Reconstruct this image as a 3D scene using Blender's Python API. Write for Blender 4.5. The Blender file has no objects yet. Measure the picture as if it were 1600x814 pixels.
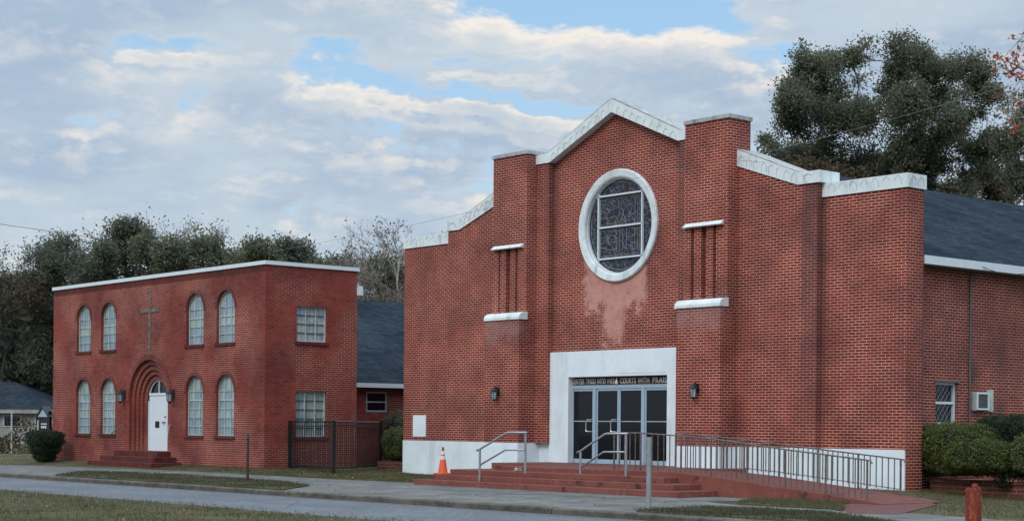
import bpy, bmesh, math, random
import numpy as np
from mathutils import Vector, Matrix
from mathutils.geometry import tessellate_polygon

# ------------------------------------------------------------------ camera
S = bpy.context.scene
COL = S.collection
YAW, ROLL = 0.86515, 0.008425
cam = bpy.data.cameras.new('camera'); co = bpy.data.objects.new('camera', cam); COL.objects.link(co)
cam.sensor_width = 36; cam.lens = 36*2643.13/1600
cam.shift_x = 0; cam.shift_y = (665.78-407)/1600
cam.clip_end = 3000; cam.clip_start = .1
fw = Vector((-math.sin(YAW), math.cos(YAW), 0)); rt = Vector((math.cos(YAW), math.sin(YAW), 0)); up = Vector((0, 0, 1))
r2 = rt*math.cos(ROLL)+up*math.sin(ROLL); u2 = up*math.cos(ROLL)-rt*math.sin(ROLL)
m = Matrix.Identity(4)
for i in range(3):
    m[i][0] = r2[i]; m[i][1] = u2[i]; m[i][2] = -fw[i]; m[i][3] = (42.7789, -31.9526, 1.5046)[i]
co.matrix_world = m
S.camera = co
S.view_settings.view_transform = 'Standard'; S.view_settings.look = 'None'
S.view_settings.exposure = 0.06; S.view_settings.gamma = 1
S.cycles.max_bounces = 6; S.cycles.transparent_max_bounces = 8

# ------------------------------------------------------------------ node helpers
def sock(nt, x, inp):
    if isinstance(x, (int, float)): inp.default_value = x
    elif isinstance(x, (tuple, list)):
        inp.default_value = tuple(x) if len(x) == len(inp.default_value) else tuple(x)+(1,)
    else: nt.links.new(x, inp)
def MA(nt, op, a, b=None, c=None, clamp=False):
    n = nt.nodes.new('ShaderNodeMath'); n.operation = op; n.use_clamp = clamp
    sock(nt, a, n.inputs[0])
    if b is not None: sock(nt, b, n.inputs[1])
    if c is not None: sock(nt, c, n.inputs[2])
    return n.outputs[0]
def MR(nt, v, a, b, c=0., d=1., smooth=True):
    n = nt.nodes.new('ShaderNodeMapRange'); n.interpolation_type = 'SMOOTHSTEP' if smooth else 'LINEAR'
    sock(nt, v, n.inputs[0])
    for i, q in enumerate((a, b, c, d)): sock(nt, q, n.inputs[i+1])
    return n.outputs[0]
def MIX(nt, f, a, b, mode='MIX'):
    n = nt.nodes.new('ShaderNodeMix'); n.data_type = 'RGBA'; n.blend_type = mode
    sock(nt, f, n.inputs[0]); sock(nt, a, n.inputs[6]); sock(nt, b, n.inputs[7])
    return n.outputs[2]
def NOISE(nt, vec, scale, detail=4, rough=.55, dist=0., dim='3D'):
    n = nt.nodes.new('ShaderNodeTexNoise'); n.noise_dimensions = dim
    nt.links.new(vec, n.inputs['Vector']); n.inputs['Scale'].default_value = scale
    n.inputs['Detail'].default_value = detail; n.inputs['Roughness'].default_value = rough; n.inputs['Distortion'].default_value = dist
    return n.outputs[0]
def POS(nt):
    return nt.nodes.new('ShaderNodeNewGeometry').outputs['Position']
def SEP(nt, v):
    n = nt.nodes.new('ShaderNodeSeparateXYZ'); nt.links.new(v, n.inputs[0]); return n.outputs
def COMB(nt, x, y, z):
    n = nt.nodes.new('ShaderNodeCombineXYZ'); sock(nt, x, n.inputs[0]); sock(nt, y, n.inputs[1]); sock(nt, z, n.inputs[2]); return n.outputs[0]
def VSC(nt, v, s):
    n = nt.nodes.new('ShaderNodeVectorMath'); n.operation = 'MULTIPLY'; nt.links.new(v, n.inputs[0]); n.inputs[1].default_value = s; return n.outputs[0]
def bump(nt, h, strength=.3, dist=.01):
    n = nt.nodes.new('ShaderNodeBump'); n.inputs['Strength'].default_value = strength; n.inputs['Distance'].default_value = dist
    nt.links.new(h, n.inputs['Height']); return n.outputs[0]
def newmat(name, rough=.8, spec=.3, metal=0.):
    mt = bpy.data.materials.new(name); mt.use_nodes = True; nt = mt.node_tree
    b = nt.nodes['Principled BSDF']; b.inputs['Roughness'].default_value = rough; b.inputs['Metallic'].default_value = metal
    b.inputs['Specular IOR Level'].default_value = spec
    return mt, nt, b
def sRGB(r, g, b):
    return tuple(((c/255)/12.92 if c/255 <= .04045 else ((c/255+.055)/1.055)**2.4) for c in (r, g, b))

# ------------------------------------------------------------------ world: Nishita sky with broken cloud layer
SUN_EL, SUN_AZ = math.radians(38), math.radians(-72)     # azimuth measured in the xy plane, from +x
world = bpy.data.worlds.new('World'); S.world = world; world.use_nodes = True
wt = world.node_tree; wt.nodes.clear()
sky = wt.nodes.new('ShaderNodeTexSky'); sky.sky_type = 'NISHITA'; sky.sun_disc = False
sky.sun_elevation = SUN_EL; sky.sun_rotation = math.pi/2-SUN_AZ; sky.air_density = 1.0; sky.dust_density = .6; sky.ozone_density = 1.5
tc = wt.nodes.new('ShaderNodeTexCoord')
def DOT(nt, v, w):
    n = nt.nodes.new('ShaderNodeVectorMath'); n.operation = 'DOT_PRODUCT'; nt.links.new(v, n.inputs[0]); n.inputs[1].default_value = w; return n.outputs['Value']
gd = tc.outputs['Generated']
K = 2.643
az = MA(wt, 'MULTIPLY', MA(wt, 'ARCTAN2', DOT(wt, gd, rt), DOT(wt, gd, fw)), K)
el = MA(wt, 'MULTIPLY', MA(wt, 'ARCSINE', DOT(wt, gd, (0, 0, 1))), K)
# node group: cloud cover at an azimuth / elevation
cg = bpy.data.node_groups.new('cloud_cover', 'ShaderNodeTree')
cg.interface.new_socket('U', in_out='INPUT', socket_type='NodeSocketFloat'); cg.interface.new_socket('V', in_out='INPUT', socket_type='NodeSocketFloat')
cg.interface.new_socket('D', in_out='OUTPUT', socket_type='NodeSocketFloat')
gi = cg.nodes.new('NodeGroupInput'); go = cg.nodes.new('NodeGroupOutput')
U, V = gi.outputs[0], gi.outputs[1]
nv = COMB(cg, MA(cg, 'MULTIPLY', U, 1.0), MA(cg, 'MULTIPLY', V, 2.1), 3.7)
n1 = NOISE(cg, nv, 4.6, 8, .63, .25); n2 = NOISE(cg, nv, 1.7, 2, .5); n3 = NOISE(cg, nv, 17., 3, .6)
base = MA(cg, 'ADD', MA(cg, 'ADD', MA(cg, 'MULTIPLY', n1, .9), MA(cg, 'MULTIPLY', n2, .35)), MA(cg, 'MULTIPLY', MA(cg, 'SUBTRACT', n3, .5), .26))
# gaps in the cloud: (az, el, half-width, half-height, tilt, depth)
gaps = [(.06, .655, .24, .045, -.10, .36), (.25, .625, .09, .03, 0, .22), (-.53, .572, .16, .016, 0, .22), (-.20, .530, .17, .020, -.18, .27), (.01, .495, .13, .016, -.12, .30),
        (-.10, .56, .1, .012, 0, .2), (-.66, .462, .06, .012, .12, .22), (.42, .56, .06, .025, .3, .14),
        (.40, .46, .07, .05, .4, .16), (-.82, .36, .05, .012, 0, .24), (.78, .44, .07, .06, 0, .14), (-.27, .575, .07, .014, 0, .18), (.14, .36, .06, .03, 0, .1), (.05, .40, .09, .03, 0, .14)]
wn = NOISE(cg, nv, 7., 4, .6); wn2 = NOISE(cg, VSC(cg, nv, (-1., 1., 1.)), 8., 4, .6)
Uw = MA(cg, 'ADD', U, MA(cg, 'MULTIPLY', MA(cg, 'SUBTRACT', wn, .5), .22)); Vw = MA(cg, 'ADD', V, MA(cg, 'MULTIPLY', MA(cg, 'SUBTRACT', wn2, .5), .075))
tot = base
for (a, e, hw, hh, tl, dep) in gaps:
    du = MA(cg, 'SUBTRACT', Uw, a); dv = MA(cg, 'SUBTRACT', MA(cg, 'SUBTRACT', Vw, e), MA(cg, 'MULTIPLY', du, tl))
    q = MA(cg, 'ADD', MA(cg, 'POWER', MA(cg, 'ABSOLUTE', MA(cg, 'DIVIDE', du, hw)), 2.), MA(cg, 'POWER', MA(cg, 'ABSOLUTE', MA(cg, 'DIVIDE', dv, hh)), 2.))
    gs = MA(cg, 'EXPONENT', MA(cg, 'MULTIPLY', q, -1.))
    tot = MA(cg, 'SUBTRACT', tot, MA(cg, 'MULTIPLY', gs, dep*1.02))
cg.links.new(tot, go.inputs[0])
def cover(u, v):
    g = wt.nodes.new('ShaderNodeGroup'); g.node_tree = cg; sock(wt, u, g.inputs[0]); sock(wt, v, g.inputs[1]); return g.outputs[0]
d0 = cover(az, el); d1 = cover(MA(wt, 'ADD', az, .004), MA(wt, 'ADD', el, .020)); d2 = cover(MA(wt, 'ADD', az, .01), MA(wt, 'ADD', el, .05))
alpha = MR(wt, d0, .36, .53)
edge = MR(wt, MA(wt, 'SUBTRACT', d0, d1), .0, .17)                # towards a thinner upper edge = sunlit top
edge2 = MR(wt, MA(wt, 'SUBTRACT', d0, d2), .02, .26)
soft = NOISE(wt, COMB(wt, az, MA(wt, 'MULTIPLY', el, 3.), 9.1), 2.6, 6, .58)
grey = MIX(wt, MR(wt, soft, .35, .65), sRGB(167, 187, 209)+(1,), sRGB(190, 205, 218)+(1,))
near = MR(wt, d0, .45, .72, 1., .25)
lit = MA(wt, 'MULTIPLY', MA(wt, 'ADD', MA(wt, 'MULTIPLY', edge, .85), MA(wt, 'MULTIPLY', edge2, .50)), near, clamp=True)
lit = MA(wt, 'ADD', lit, MA(wt, 'MULTIPLY', MR(wt, d0, .42, .6, 1., 0.), .22), clamp=True)
cloudc = MIX(wt, lit, grey, sRGB(240, 234, 226)+(1,))
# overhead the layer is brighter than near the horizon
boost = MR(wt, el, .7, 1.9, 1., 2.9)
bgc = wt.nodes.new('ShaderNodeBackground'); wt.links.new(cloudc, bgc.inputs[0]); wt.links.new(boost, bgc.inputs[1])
blue = MIX(wt, .7, sky.outputs[0], MIX(wt, MR(wt, el, .2, .9), (4.8, 6.8, 8.6, 1), (3.2, 5.8, 8.7, 1)))
bgs = wt.nodes.new('ShaderNodeBackground'); wt.links.new(blue, bgs.inputs[0]); bgs.inputs[1].default_value = .105
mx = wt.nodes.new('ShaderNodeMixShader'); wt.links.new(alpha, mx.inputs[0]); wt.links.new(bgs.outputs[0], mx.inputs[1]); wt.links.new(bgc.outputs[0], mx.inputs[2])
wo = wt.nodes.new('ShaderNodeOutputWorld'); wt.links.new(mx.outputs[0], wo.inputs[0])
sl = bpy.data.lights.new('sun', 'SUN'); sl.energy = 1.1; sl.angle = math.radians(22); sl.color = (1., .93, .84)
so = bpy.data.objects.new('sun', sl); COL.objects.link(so)
sd = Vector((math.cos(SUN_AZ)*math.cos(SUN_EL), math.sin(SUN_AZ)*math.cos(SUN_EL), math.sin(SUN_EL)))
so.rotation_euler = sd.to_track_quat('Z', 'Y').to_euler()

# ------------------------------------------------------------------ materials
M = {}
def smask(nt, x, y0, y1, s):      # soft window y0..y1
    return MA(nt, 'MULTIPLY', MR(nt, x, y0-s, y0+s), MR(nt, x, y1-s, y1+s, 1., 0.))
def brick(name, c1, c2, mortar, w=.216, h=.068, ms=.0058, stains=None, patch=.0, grey=.25):
    mt, nt, b = newmat(name, .86, .2)
    uv = nt.nodes.new('ShaderNodeUVMap').outputs[0]
    br = nt.nodes.new('ShaderNodeTexBrick'); nt.links.new(uv, br.inputs['Vector'])
    br.offset = .5; br.inputs['Scale'].default_value = 1; br.inputs['Brick Width'].default_value = w; br.inputs['Row Height'].default_value = h
    br.inputs['Mortar Size'].default_value = ms; br.inputs['Mortar Smooth'].default_value = .15; br.inputs['Bias'].default_value = -.1
    br.inputs['Color1'].default_value = c1+(1,); br.inputs['Color2'].default_value = c2+(1,)
    P = POS(nt)
    mn = NOISE(nt, P, 1.1, 4, .6)
    mcol = MIX(nt, MR(nt, mn, .35, .65), tuple(x*.75 for x in mortar)+(1,), tuple(min(1, x*1.12) for x in mortar)+(1,))
    if patch:
        # mortar stained by the brick in large patches
        pn = NOISE(nt, P, .55, 5, .62)
        mcol = MIX(nt, MA(nt, 'MULTIPLY', MR(nt, pn, .42, .6), patch), mcol, tuple((a+e)/2 for a, e in zip(c1, c2))+(1,))
    nt.links.new(mcol, br.inputs['Mortar'])
    col = br.outputs[0]
    # odd burnt bricks
    us = SEP(nt, uv); row = MA(nt, 'FLOOR', MA(nt, 'DIVIDE', us[1], h)); cl = MA(nt, 'FLOOR', MA(nt, 'ADD', MA(nt, 'DIVIDE', us[0], w), MA(nt, 'MULTIPLY', MA(nt, 'MODULO', row, 2.), .5)))
    wn = nt.nodes.new('ShaderNodeTexWhiteNoise'); wn.noise_dimensions = '2D'; nt.links.new(COMB(nt, row, cl, 0.), wn.inputs[0])
    odd = MA(nt, 'MULTIPLY', MR(nt, wn.outputs[0], .90, .94), MA(nt, 'SUBTRACT', 1., br.outputs['Fac']))
    col = MIX(nt, MA(nt, 'MULTIPLY', odd, .5), col, (.055, .018, .018, 1))
    big = NOISE(nt, P, .7, 6, .6); fine = NOISE(nt, P, 38, 3, .6)
    col = MIX(nt, 1., col, MIX(nt, MR(nt, big, .3, .7), (.72, .72, .76, 1), (1.18, 1.14, 1.08, 1)), 'MULTIPLY')
    col = MIX(nt, .5, col, MIX(nt, fine, (.7, .7, .7, 1), (1.3, 1.3, 1.3, 1)), 'MULTIPLY')
    # weathering streaks running down the wall
    sp = SEP(nt, P)
    st = NOISE(nt, VSC(nt, P, (1.6, 1.6, .14)), 1.5, 5, .65)
    col = MIX(nt, MA(nt, 'MULTIPLY', MR(nt, st, .52, .74), grey), col, (.07, .055, .055, 1))
    if stains: col = stains(nt, col, sp, P)
    nt.links.new(col, b.inputs['Base Color'])
    nt.links.new(bump(nt, MA(nt, 'SUBTRACT', MA(nt, 'MULTIPLY', fine, .3), br.outputs['Fac']), .6, .008), b.inputs['Normal'])
    return mt
def church_stains(nt, col, sp, P):
    x, y, z = sp[0], sp[1], sp[2]
    nz = NOISE(nt, P, 3.0, 6, .7)
    jag = MA(nt, 'MULTIPLY', MA(nt, 'SUBTRACT', nz, .5), 2.2)
    # pale run-off below the round window
    xx = MA(nt, 'ADD', x, MA(nt, 'MULTIPLY', jag, .35))
    m1 = MA(nt, 'MULTIPLY', smask(nt, xx, 8.35, 10.75, .1), smask(nt, MA(nt, 'ADD', z, jag), 4.75, 6.3, .25))
    m2 = MA(nt, 'MULTIPLY', smask(nt, xx, 9.1, 9.9, .15), smask(nt, MA(nt, 'ADD', z, jag), 3.9, 6.0, .3))
    mm = MA(nt, 'MULTIPLY', MA(nt, 'MAXIMUM', m1, m2), MR(nt, nz, .3, .6, .55, .97))
    mm = MA(nt, 'MULTIPLY', mm, MR(nt, y, -.04, .0))
    mm = MA(nt, 'MULTIPLY', mm, MR(nt, y, .2, .3, 1., 0.))
    col = MIX(nt, mm, col, (.56, .28, .235, 1))
    # dark soot where the copings drip
    dk = MA(nt, 'MULTIPLY', smask(nt, MA(nt, 'ADD', x, MA(nt, 'MULTIPLY', jag, .15)), 16.25, 16.85, .1), MR(nt, z, 1., 7.3, .35, 1.))
    dk2 = MA(nt, 'MULTIPLY', smask(nt, x, 6.9, 7.25, .1), MR(nt, z, 3., 9., .0, .6))
    dk3 = MA(nt, 'MULTIPLY', smask(nt, x, 11.85, 12.3, .1), MR(nt, z, 3., 9., .0, .6))
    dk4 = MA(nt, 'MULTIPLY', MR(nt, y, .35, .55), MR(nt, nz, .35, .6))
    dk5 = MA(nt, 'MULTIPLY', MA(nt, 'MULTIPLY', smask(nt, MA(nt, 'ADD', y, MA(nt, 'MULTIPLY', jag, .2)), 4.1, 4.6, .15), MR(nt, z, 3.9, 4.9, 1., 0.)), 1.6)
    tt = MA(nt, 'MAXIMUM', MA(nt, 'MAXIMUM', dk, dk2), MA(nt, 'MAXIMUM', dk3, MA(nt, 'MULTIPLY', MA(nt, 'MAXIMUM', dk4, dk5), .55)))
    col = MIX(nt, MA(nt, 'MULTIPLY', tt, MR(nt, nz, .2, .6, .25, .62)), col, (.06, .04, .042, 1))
    # lime bloom under the sills of the buttresses
    lb = MA(nt, 'MULTIPLY', smask(nt, MA(nt, 'ADD', z, jag), 4.05, 4.6, .25), MR(nt, y, -.6, -.7))
    col = MIX(nt, MA(nt, 'MULTIPLY', lb, .38), col, (.30, .22, .21, 1))
    return col
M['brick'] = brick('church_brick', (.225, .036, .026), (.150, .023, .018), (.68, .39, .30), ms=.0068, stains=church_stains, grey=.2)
M['brick2'] = brick('annex_brick', (.225, .041, .031), (.155, .027, .022), (.55, .33, .26), ms=.0068, patch=.78, grey=.3)
M['brick_planter'] = brick('planter_brick', (.14, .05, .035), (.10, .035, .025), (.25, .17, .13), w=.41, h=.1, ms=.008, grey=.5)
M['brick_step'] = brick('step_brick', (.13, .026, .022), (.08, .016, .015), (.16, .07, .06), w=.08, h=.18, ms=.006, grey=.5)
M['brick_ring'] = brick('ring_brick', (.19, .042, .032), (.14, .03, .025), (.38, .19, .15), w=.2, h=.068, ms=.0055, grey=.2)

def plain(name, c, rough=.8, spec=.3, metal=0., var=.15, scale=6., dirt=0., dirtc=(.1, .09, .08), bmp=0.):
    mt, nt, b = newmat(name, rough, spec, metal); P = POS(nt)
    n = NOISE(nt, P, scale, 6, .6)
    col = MIX(nt, MR(nt, n, .3, .7), tuple(x*(1-var) for x in c)+(1,), tuple(min(1, x*(1+var)) for x in c)+(1,))
    if dirt:
        d = NOISE(nt, VSC(nt, P, (1, 1, .35)), scale*.7, 8, .7, .3)
        col = MIX(nt, MA(nt, 'MULTIPLY', MR(nt, d, .5, .72), dirt), col, dirtc+(1,))
    nt.links.new(col, b.inputs['Base Color'])
    if bmp: nt.links.new(bump(nt, NOISE(nt, P, scale*9, 4, .6), bmp, .01), b.inputs['Normal'])
    return mt
M['white'] = plain('white_paint', (.70, .77, .80), .7, dirt=.3, dirtc=(.35, .33, .28), var=.05, scale=1.6, bmp=.1)
M['coping'] = plain('weathered_white_coping', (.66, .71, .71), .8, dirt=.6, dirtc=(.16, .16, .15), var=.08, scale=3.2, bmp=.2)
M['cap'] = plain('grey_stone_cap', (.36, .36, .35), .9, dirt=.8, dirtc=(.10, .10, .10), var=.25, scale=5, bmp=.3)
M['crack'] = plain('coping_crack', (.34, .35, .34), .9)
M['metalwhite'] = plain('white_metal_edge', (.62, .68, .70), .5, var=.04)
M['doorwhite'] = plain('white_door_paint', (.66, .70, .73), .5, var=.03, scale=2)
M['frame'] = plain('blue_grey_aluminium', (.36, .47, .56), .4, .5, .2, var=.06)
M['steelframe'] = plain('pale_window_frame', (.45, .49, .47), .6, var=.15, scale=8, dirt=.4)
M['steel'] = plain('galvanised_steel', (.34, .36, .38), .45, .5, .6, var=.15, scale=12, dirt=.3, dirtc=(.15, .07, .04))
M['iron'] = plain('brown_painted_iron', (.15, .12, .11), .6, .4, .3, var=.3, scale=10, dirt=.5, dirtc=(.10, .04, .02))
M['blackiron'] = plain('black_iron', (.012, .012, .014), .5, .4)
M['lantern'] = plain('dark_bronze_lantern', (.022, .02, .02), .5, .4, .3)
M['brownboard'] = plain('brown_sign_board', (.045, .032, .028), .7)
M['letter'] = plain('raised_white_letters', (.72, .70, .64), .7)
M['chrome'] = plain('chrome_handle', (.7, .72, .74), .25, .5, .9, var=.02)
M['wire'] = plain('cable', (.03, .03, .03), .7)
M['wirep'] = plain('pale_cable', (.2, .2, .2), .7)
M['acgrey'] = plain('air_conditioner_case', (.35, .37, .35), .7, var=.15, dirt=.5)
M['acdark'] = plain('air_conditioner_coil', (.07, .08, .07), .7)
M['paper'] = plain('white_paper', (.75, .75, .73), .9, var=.05)
M['soil'] = plain('soil', (.05, .04, .03), .95)
M['conduit'] = plain('grey_conduit', (.12, .11, .11), .6)
M['curtain'] = None
def steps_mat():
    mt, nt, b = newmat('red_painted_concrete', .75, .3); P = POS(nt)
    n = NOISE(nt, P, 1.3, 6, .65); f = NOISE(nt, P, 30, 3, .6)
    col = MIX(nt, MR(nt, n, .3, .7), (.165, .048, .036, 1), (.225, .068, .05, 1))
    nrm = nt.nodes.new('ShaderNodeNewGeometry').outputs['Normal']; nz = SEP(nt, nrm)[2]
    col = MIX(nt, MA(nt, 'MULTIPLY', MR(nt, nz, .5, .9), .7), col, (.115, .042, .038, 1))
    st = NOISE(nt, VSC(nt, P, (1.5, 1., 1.1)), 1.9, 5, .6)
    col = MIX(nt, MA(nt, 'MULTIPLY', MR(nt, st, .6, .68), .8), col, (.035, .022, .02, 1))
    wr = NOISE(nt, P, 5.5, 6, .7)
    col = MIX(nt, MA(nt, 'MULTIPLY', MR(nt, wr, .55, .68), .6), col, (.27, .13, .10, 1))
    col = MIX(nt, .4, col, MIX(nt, f, (.7, .7, .7, 1), (1.3, 1.3, 1.3, 1)), 'MULTIPLY')
    nt.links.new(col, b.inputs['Base Color']); nt.links.new(bump(nt, f, .2, .006), b.inputs['Normal'])
    return mt
M['redstep'] = steps_mat()
def asphalt():
    mt, nt, b = newmat('asphalt', .9, .25); P = POS(nt)
    a = MR(nt, NOISE(nt, VSC(nt, P, (1, .35, 1)), 16, 5, .8), .32, .68); c = NOISE(nt, P, .5, 5, .6); l = NOISE(nt, VSC(nt, P, (.12, 1.2, 1)), 1.2, 4, .6)
    col = MIX(nt, a, (.065, .072, .082, 1), (.175, .188, .203, 1))
    col = MIX(nt, 1., col, MIX(nt, MR(nt, c, .3, .7), (.85, .85, .86, 1), (1.12, 1.12, 1.1, 1)), 'MULTIPLY')
    col = MIX(nt, MA(nt, 'MULTIPLY', MR(nt, l, .5, .7), .45), col, (.085, .09, .105, 1))
    sy = SEP(nt, P)[1]; gt = MA(nt, 'MULTIPLY', MR(nt, sy, -11.6, -10.95), MR(nt, c, .35, .6, .2, .8)); col = MIX(nt, gt, col, (.075, .07, .06, 1))
    gt = MA(nt, 'MULTIPLY', MR(nt, sy, -15.1, -14.5, 1., 0.), MR(nt, c, .35, .6, .2, .8)); col = MIX(nt, gt, col, (.09, .08, .06, 1))
    v = nt.nodes.new('ShaderNodeTexVoronoi'); v.feature = 'DISTANCE_TO_EDGE'; nt.links.new(P, v.inputs['Vector']); v.inputs['Scale'].default_value = .35
    cr = MA(nt, 'MULTIPLY', MR(nt, v.outputs[0], .0, .012, 1., 0.), MR(nt, c, .5, .6))
    col = MIX(nt, MA(nt, 'MULTIPLY', cr, .5), col, (.05, .05, .055, 1))
    nt.links.new(col, b.inputs['Base Color']); nt.links.new(bump(nt, a, .5, .01), b.inputs['Normal']); return mt
M['asphalt'] = asphalt()
def concrete(name, c, joints=True):
    mt, nt, b = newmat(name, .9, .2); P = POS(nt)
    a = NOISE(nt, P, 40, 4, .7); c1 = NOISE(nt, P, .9, 7, .65); c2 = NOISE(nt, P, 3.5, 6, .65)
    col = MIX(nt, MR(nt, c1, .3, .7), tuple(x*.62 for x in c)+(1,), tuple(x*1.22 for x in c)+(1,))
    col = MIX(nt, MA(nt, 'MULTIPLY', MR(nt, c2, .5, .62), .6), col, tuple(x*.38 for x in c)+(1,))
    col = MIX(nt, .4, col, MIX(nt, a, (.7, .7, .7, 1), (1.3, 1.3, 1.3, 1)), 'MULTIPLY')
    if joints:
        br = nt.nodes.new('ShaderNodeTexBrick'); nt.links.new(P, br.inputs['Vector']); br.offset = 0
        br.inputs['Scale'].default_value = 1; br.inputs['Brick Width'].default_value = 2.4; br.inputs['Row Height'].default_value = 1.9
        br.inputs['Mortar Size'].default_value = .012; br.inputs['Color1'].default_value = (1, 1, 1, 1); br.inputs['Color2'].default_value = (.8, .8, .8, 1); br.inputs['Mortar'].default_value = (.45, .42, .36, 1)
        col = MIX(nt, .9, col, br.outputs[0], 'MULTIPLY')
    nt.links.new(col, b.inputs['Base Color']); nt.links.new(bump(nt, a, .3, .006), b.inputs['Normal']); return mt
M['concrete'] = concrete('old_concrete', (.165, .165, .155))
M['kerb'] = concrete('kerb_concrete', (.115, .105, .085), False)
M['redpath'] = plain('red_path_paint', (.115, .045, .04), .85, var=.2, scale=3, dirt=.4, dirtc=(.1, .06, .05))
def grass_ground():
    mt, nt, b = newmat('lawn_soil_and_grass', .95, .1); P = POS(nt)
    a = NOISE(nt, P, 25, 5, .7); c = NOISE(nt, P, .45, 6, .65); d = NOISE(nt, P, 2.3, 6, .7)
    col = MIX(nt, MR(nt, c, .35, .65), (.062, .066, .034, 1), (.115, .095, .055, 1))
    col = MIX(nt, MA(nt, 'MULTIPLY', MR(nt, d, .5, .7), .6), col, (.13, .10, .055, 1))
    col = MIX(nt, .8, col, MIX(nt, MR(nt, a, .3, .7), (.5, .5, .5, 1), (1.35, 1.35, 1.35, 1)), 'MULTIPLY')
    nt.links.new(col, b.inputs['Base Color']); nt.links.new(bump(nt, a, .8, .03), b.inputs['Normal']); return mt
M['lawn'] = grass_ground()
def leafmat(name, cols, transl=.25, rough=.7):
    mt, nt, b = newmat(name, rough, .25)
    g = nt.nodes.new('ShaderNodeNewGeometry'); r = nt.nodes.new('ShaderNodeValToRGB')
    nt.links.new(g.outputs['Random Per Island'], r.inputs[0])
    e = r.color_ramp.elements
    for i, (p, c) in enumerate(cols):
        if i < 2: e[i].position = p; e[i].color = c+(1,)
        else:
            k = e.new(p); k.color = c+(1,)
    n = NOISE(nt, g.outputs['Position'], .6, 4, .6)
    col = MIX(nt, 1., r.outputs[0], MIX(nt, MR(nt, n, .3, .7), (.78, .8, .8, 1), (1.25, 1.2, 1.1, 1)), 'MULTIPLY')
    nt.links.new(col, b.inputs['Base Color'])
    tr = nt.nodes.new('ShaderNodeBsdfTranslucent'); nt.links.new(col, tr.inputs[0])
    mxs = nt.nodes.new('ShaderNodeMixShader'); mxs.inputs[0].default_value = transl
    nt.links.new(b.outputs[0], mxs.inputs[1]); nt.links.new(tr.outputs[0], mxs.inputs[2]); nt.links.new(mxs.outputs[0], nt.nodes['Material Output'].inputs[0])
    return mt
M['oakleaf'] = leafmat('oak_leaves', [(0, (.085, .105, .075)), (1, (.22, .17, .115)), (.5, (.115, .135, .09)), (.85, (.16, .155, .10))], .35)
M['pineleaf'] = leafmat('dark_evergreen_leaves', [(0, (.07, .09, .07)), (1, (.15, .14, .10)), (.5, (.09, .112, .082))], .35)
M['brownleaf'] = leafmat('autumn_brown_leaves', [(0, (.09, .06, .04)), (1, (.17, .09, .055)), (.5, (.075, .075, .045))])
M['redleaf'] = leafmat('red_autumn_leaves', [(0, (.30, .07, .045)), (1, (.40, .13, .07))])
M['paleleaf'] = leafmat('pale_sparse_leaves', [(0, (.12, .115, .075)), (1, (.16, .13, .10)), (.5, (.09, .10, .06))])
M['hedgeyel'] = leafmat('yellow_green_hedge_leaves', [(0, (.055, .08, .028)), (1, (.18, .185, .06)), (.5, (.09, .12, .038))])
M['hedgedark'] = leafmat('dark_hedge_leaves', [(0, (.018, .032, .018)), (1, (.045, .06, .03)), (.6, (.028, .045, .023))], .12)
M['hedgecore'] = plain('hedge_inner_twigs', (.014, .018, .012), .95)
M['blade'] = leafmat('grass_blades', [(0, (.07, .08, .032)), (1, (.15, .12, .065)), (.5, (.085, .09, .04))], .3)
M['darkblade'] = leafmat('dark_dry_ground_cover', [(0, (.05, .06, .03)), (1, (.10, .085, .05)), (.5, (.06, .065, .035))], .2)
M['fallen'] = leafmat('fallen_leaves', [(0, (.22, .10, .05)), (1, (.34, .22, .12))], .1)
M['bark'] = plain('bark', (.05, .042, .036), .95, var=.35, scale=5)
M['palebark'] = plain('pale_bark', (.24, .21, .185), .95, var=.3, scale=4)
def shingle():
    mt, nt, b = newmat('blue_black_shingles', 1., .0)
    uv = nt.nodes.new('ShaderNodeUVMap').outputs[0]
    br = nt.nodes.new('ShaderNodeTexBrick'); nt.links.new(uv, br.inputs['Vector']); br.offset = .37
    for k, v in (('Scale', 1), ('Brick Width', .31), ('Row Height', .13), ('Mortar Size', .006), ('Mortar Smooth', .4), ('Bias', 0)): br.inputs[k].default_value = v
    br.inputs['Color1'].default_value = (.040, .053, .067, 1); br.inputs['Color2'].default_value = (.024, .034, .045, 1); br.inputs['Mortar'].default_value = (.012, .018, .027, 1)
    P = POS(nt); a = NOISE(nt, P, 30, 3, .7); c = NOISE(nt, P, .7, 5, .6)
    col = MIX(nt, 1., br.outputs[0], MIX(nt, MR(nt, c, .3, .7), (.8, .8, .82, 1), (1.25, 1.2, 1.15, 1)), 'MULTIPLY')
    col = MIX(nt, .6, col, MIX(nt, a, (.6, .6, .6, 1), (1.4, 1.4, 1.4, 1)), 'MULTIPLY')
    nt.links.new(col, b.inputs['Base Color']); nt.links.new(bump(nt, MA(nt, 'SUBTRACT', a, br.outputs['Fac']), .5, .012), b.inputs['Normal']); return mt
M['shingle'] = shingle()
def glass(name, c, rough=.08, spec=.6, var=.3):
    mt, nt, b = newmat(name, rough, spec); P = POS(nt)
    n = NOISE(nt, P, 1.2, 4, .6)
    nt.links.new(MIX(nt, n, tuple(x*(1-var) for x in c)+(1,), tuple(x*(1+var) for x in c)+(1,)), b.inputs['Base Color'])
    nt.links.new(bump(nt, NOISE(nt, P, 2.5, 2, .5), .06, .02), b.inputs['Normal']); return mt
M['darkglass'] = glass('dark_door_glass', (.006, .006, .009), .06, .32)
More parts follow.
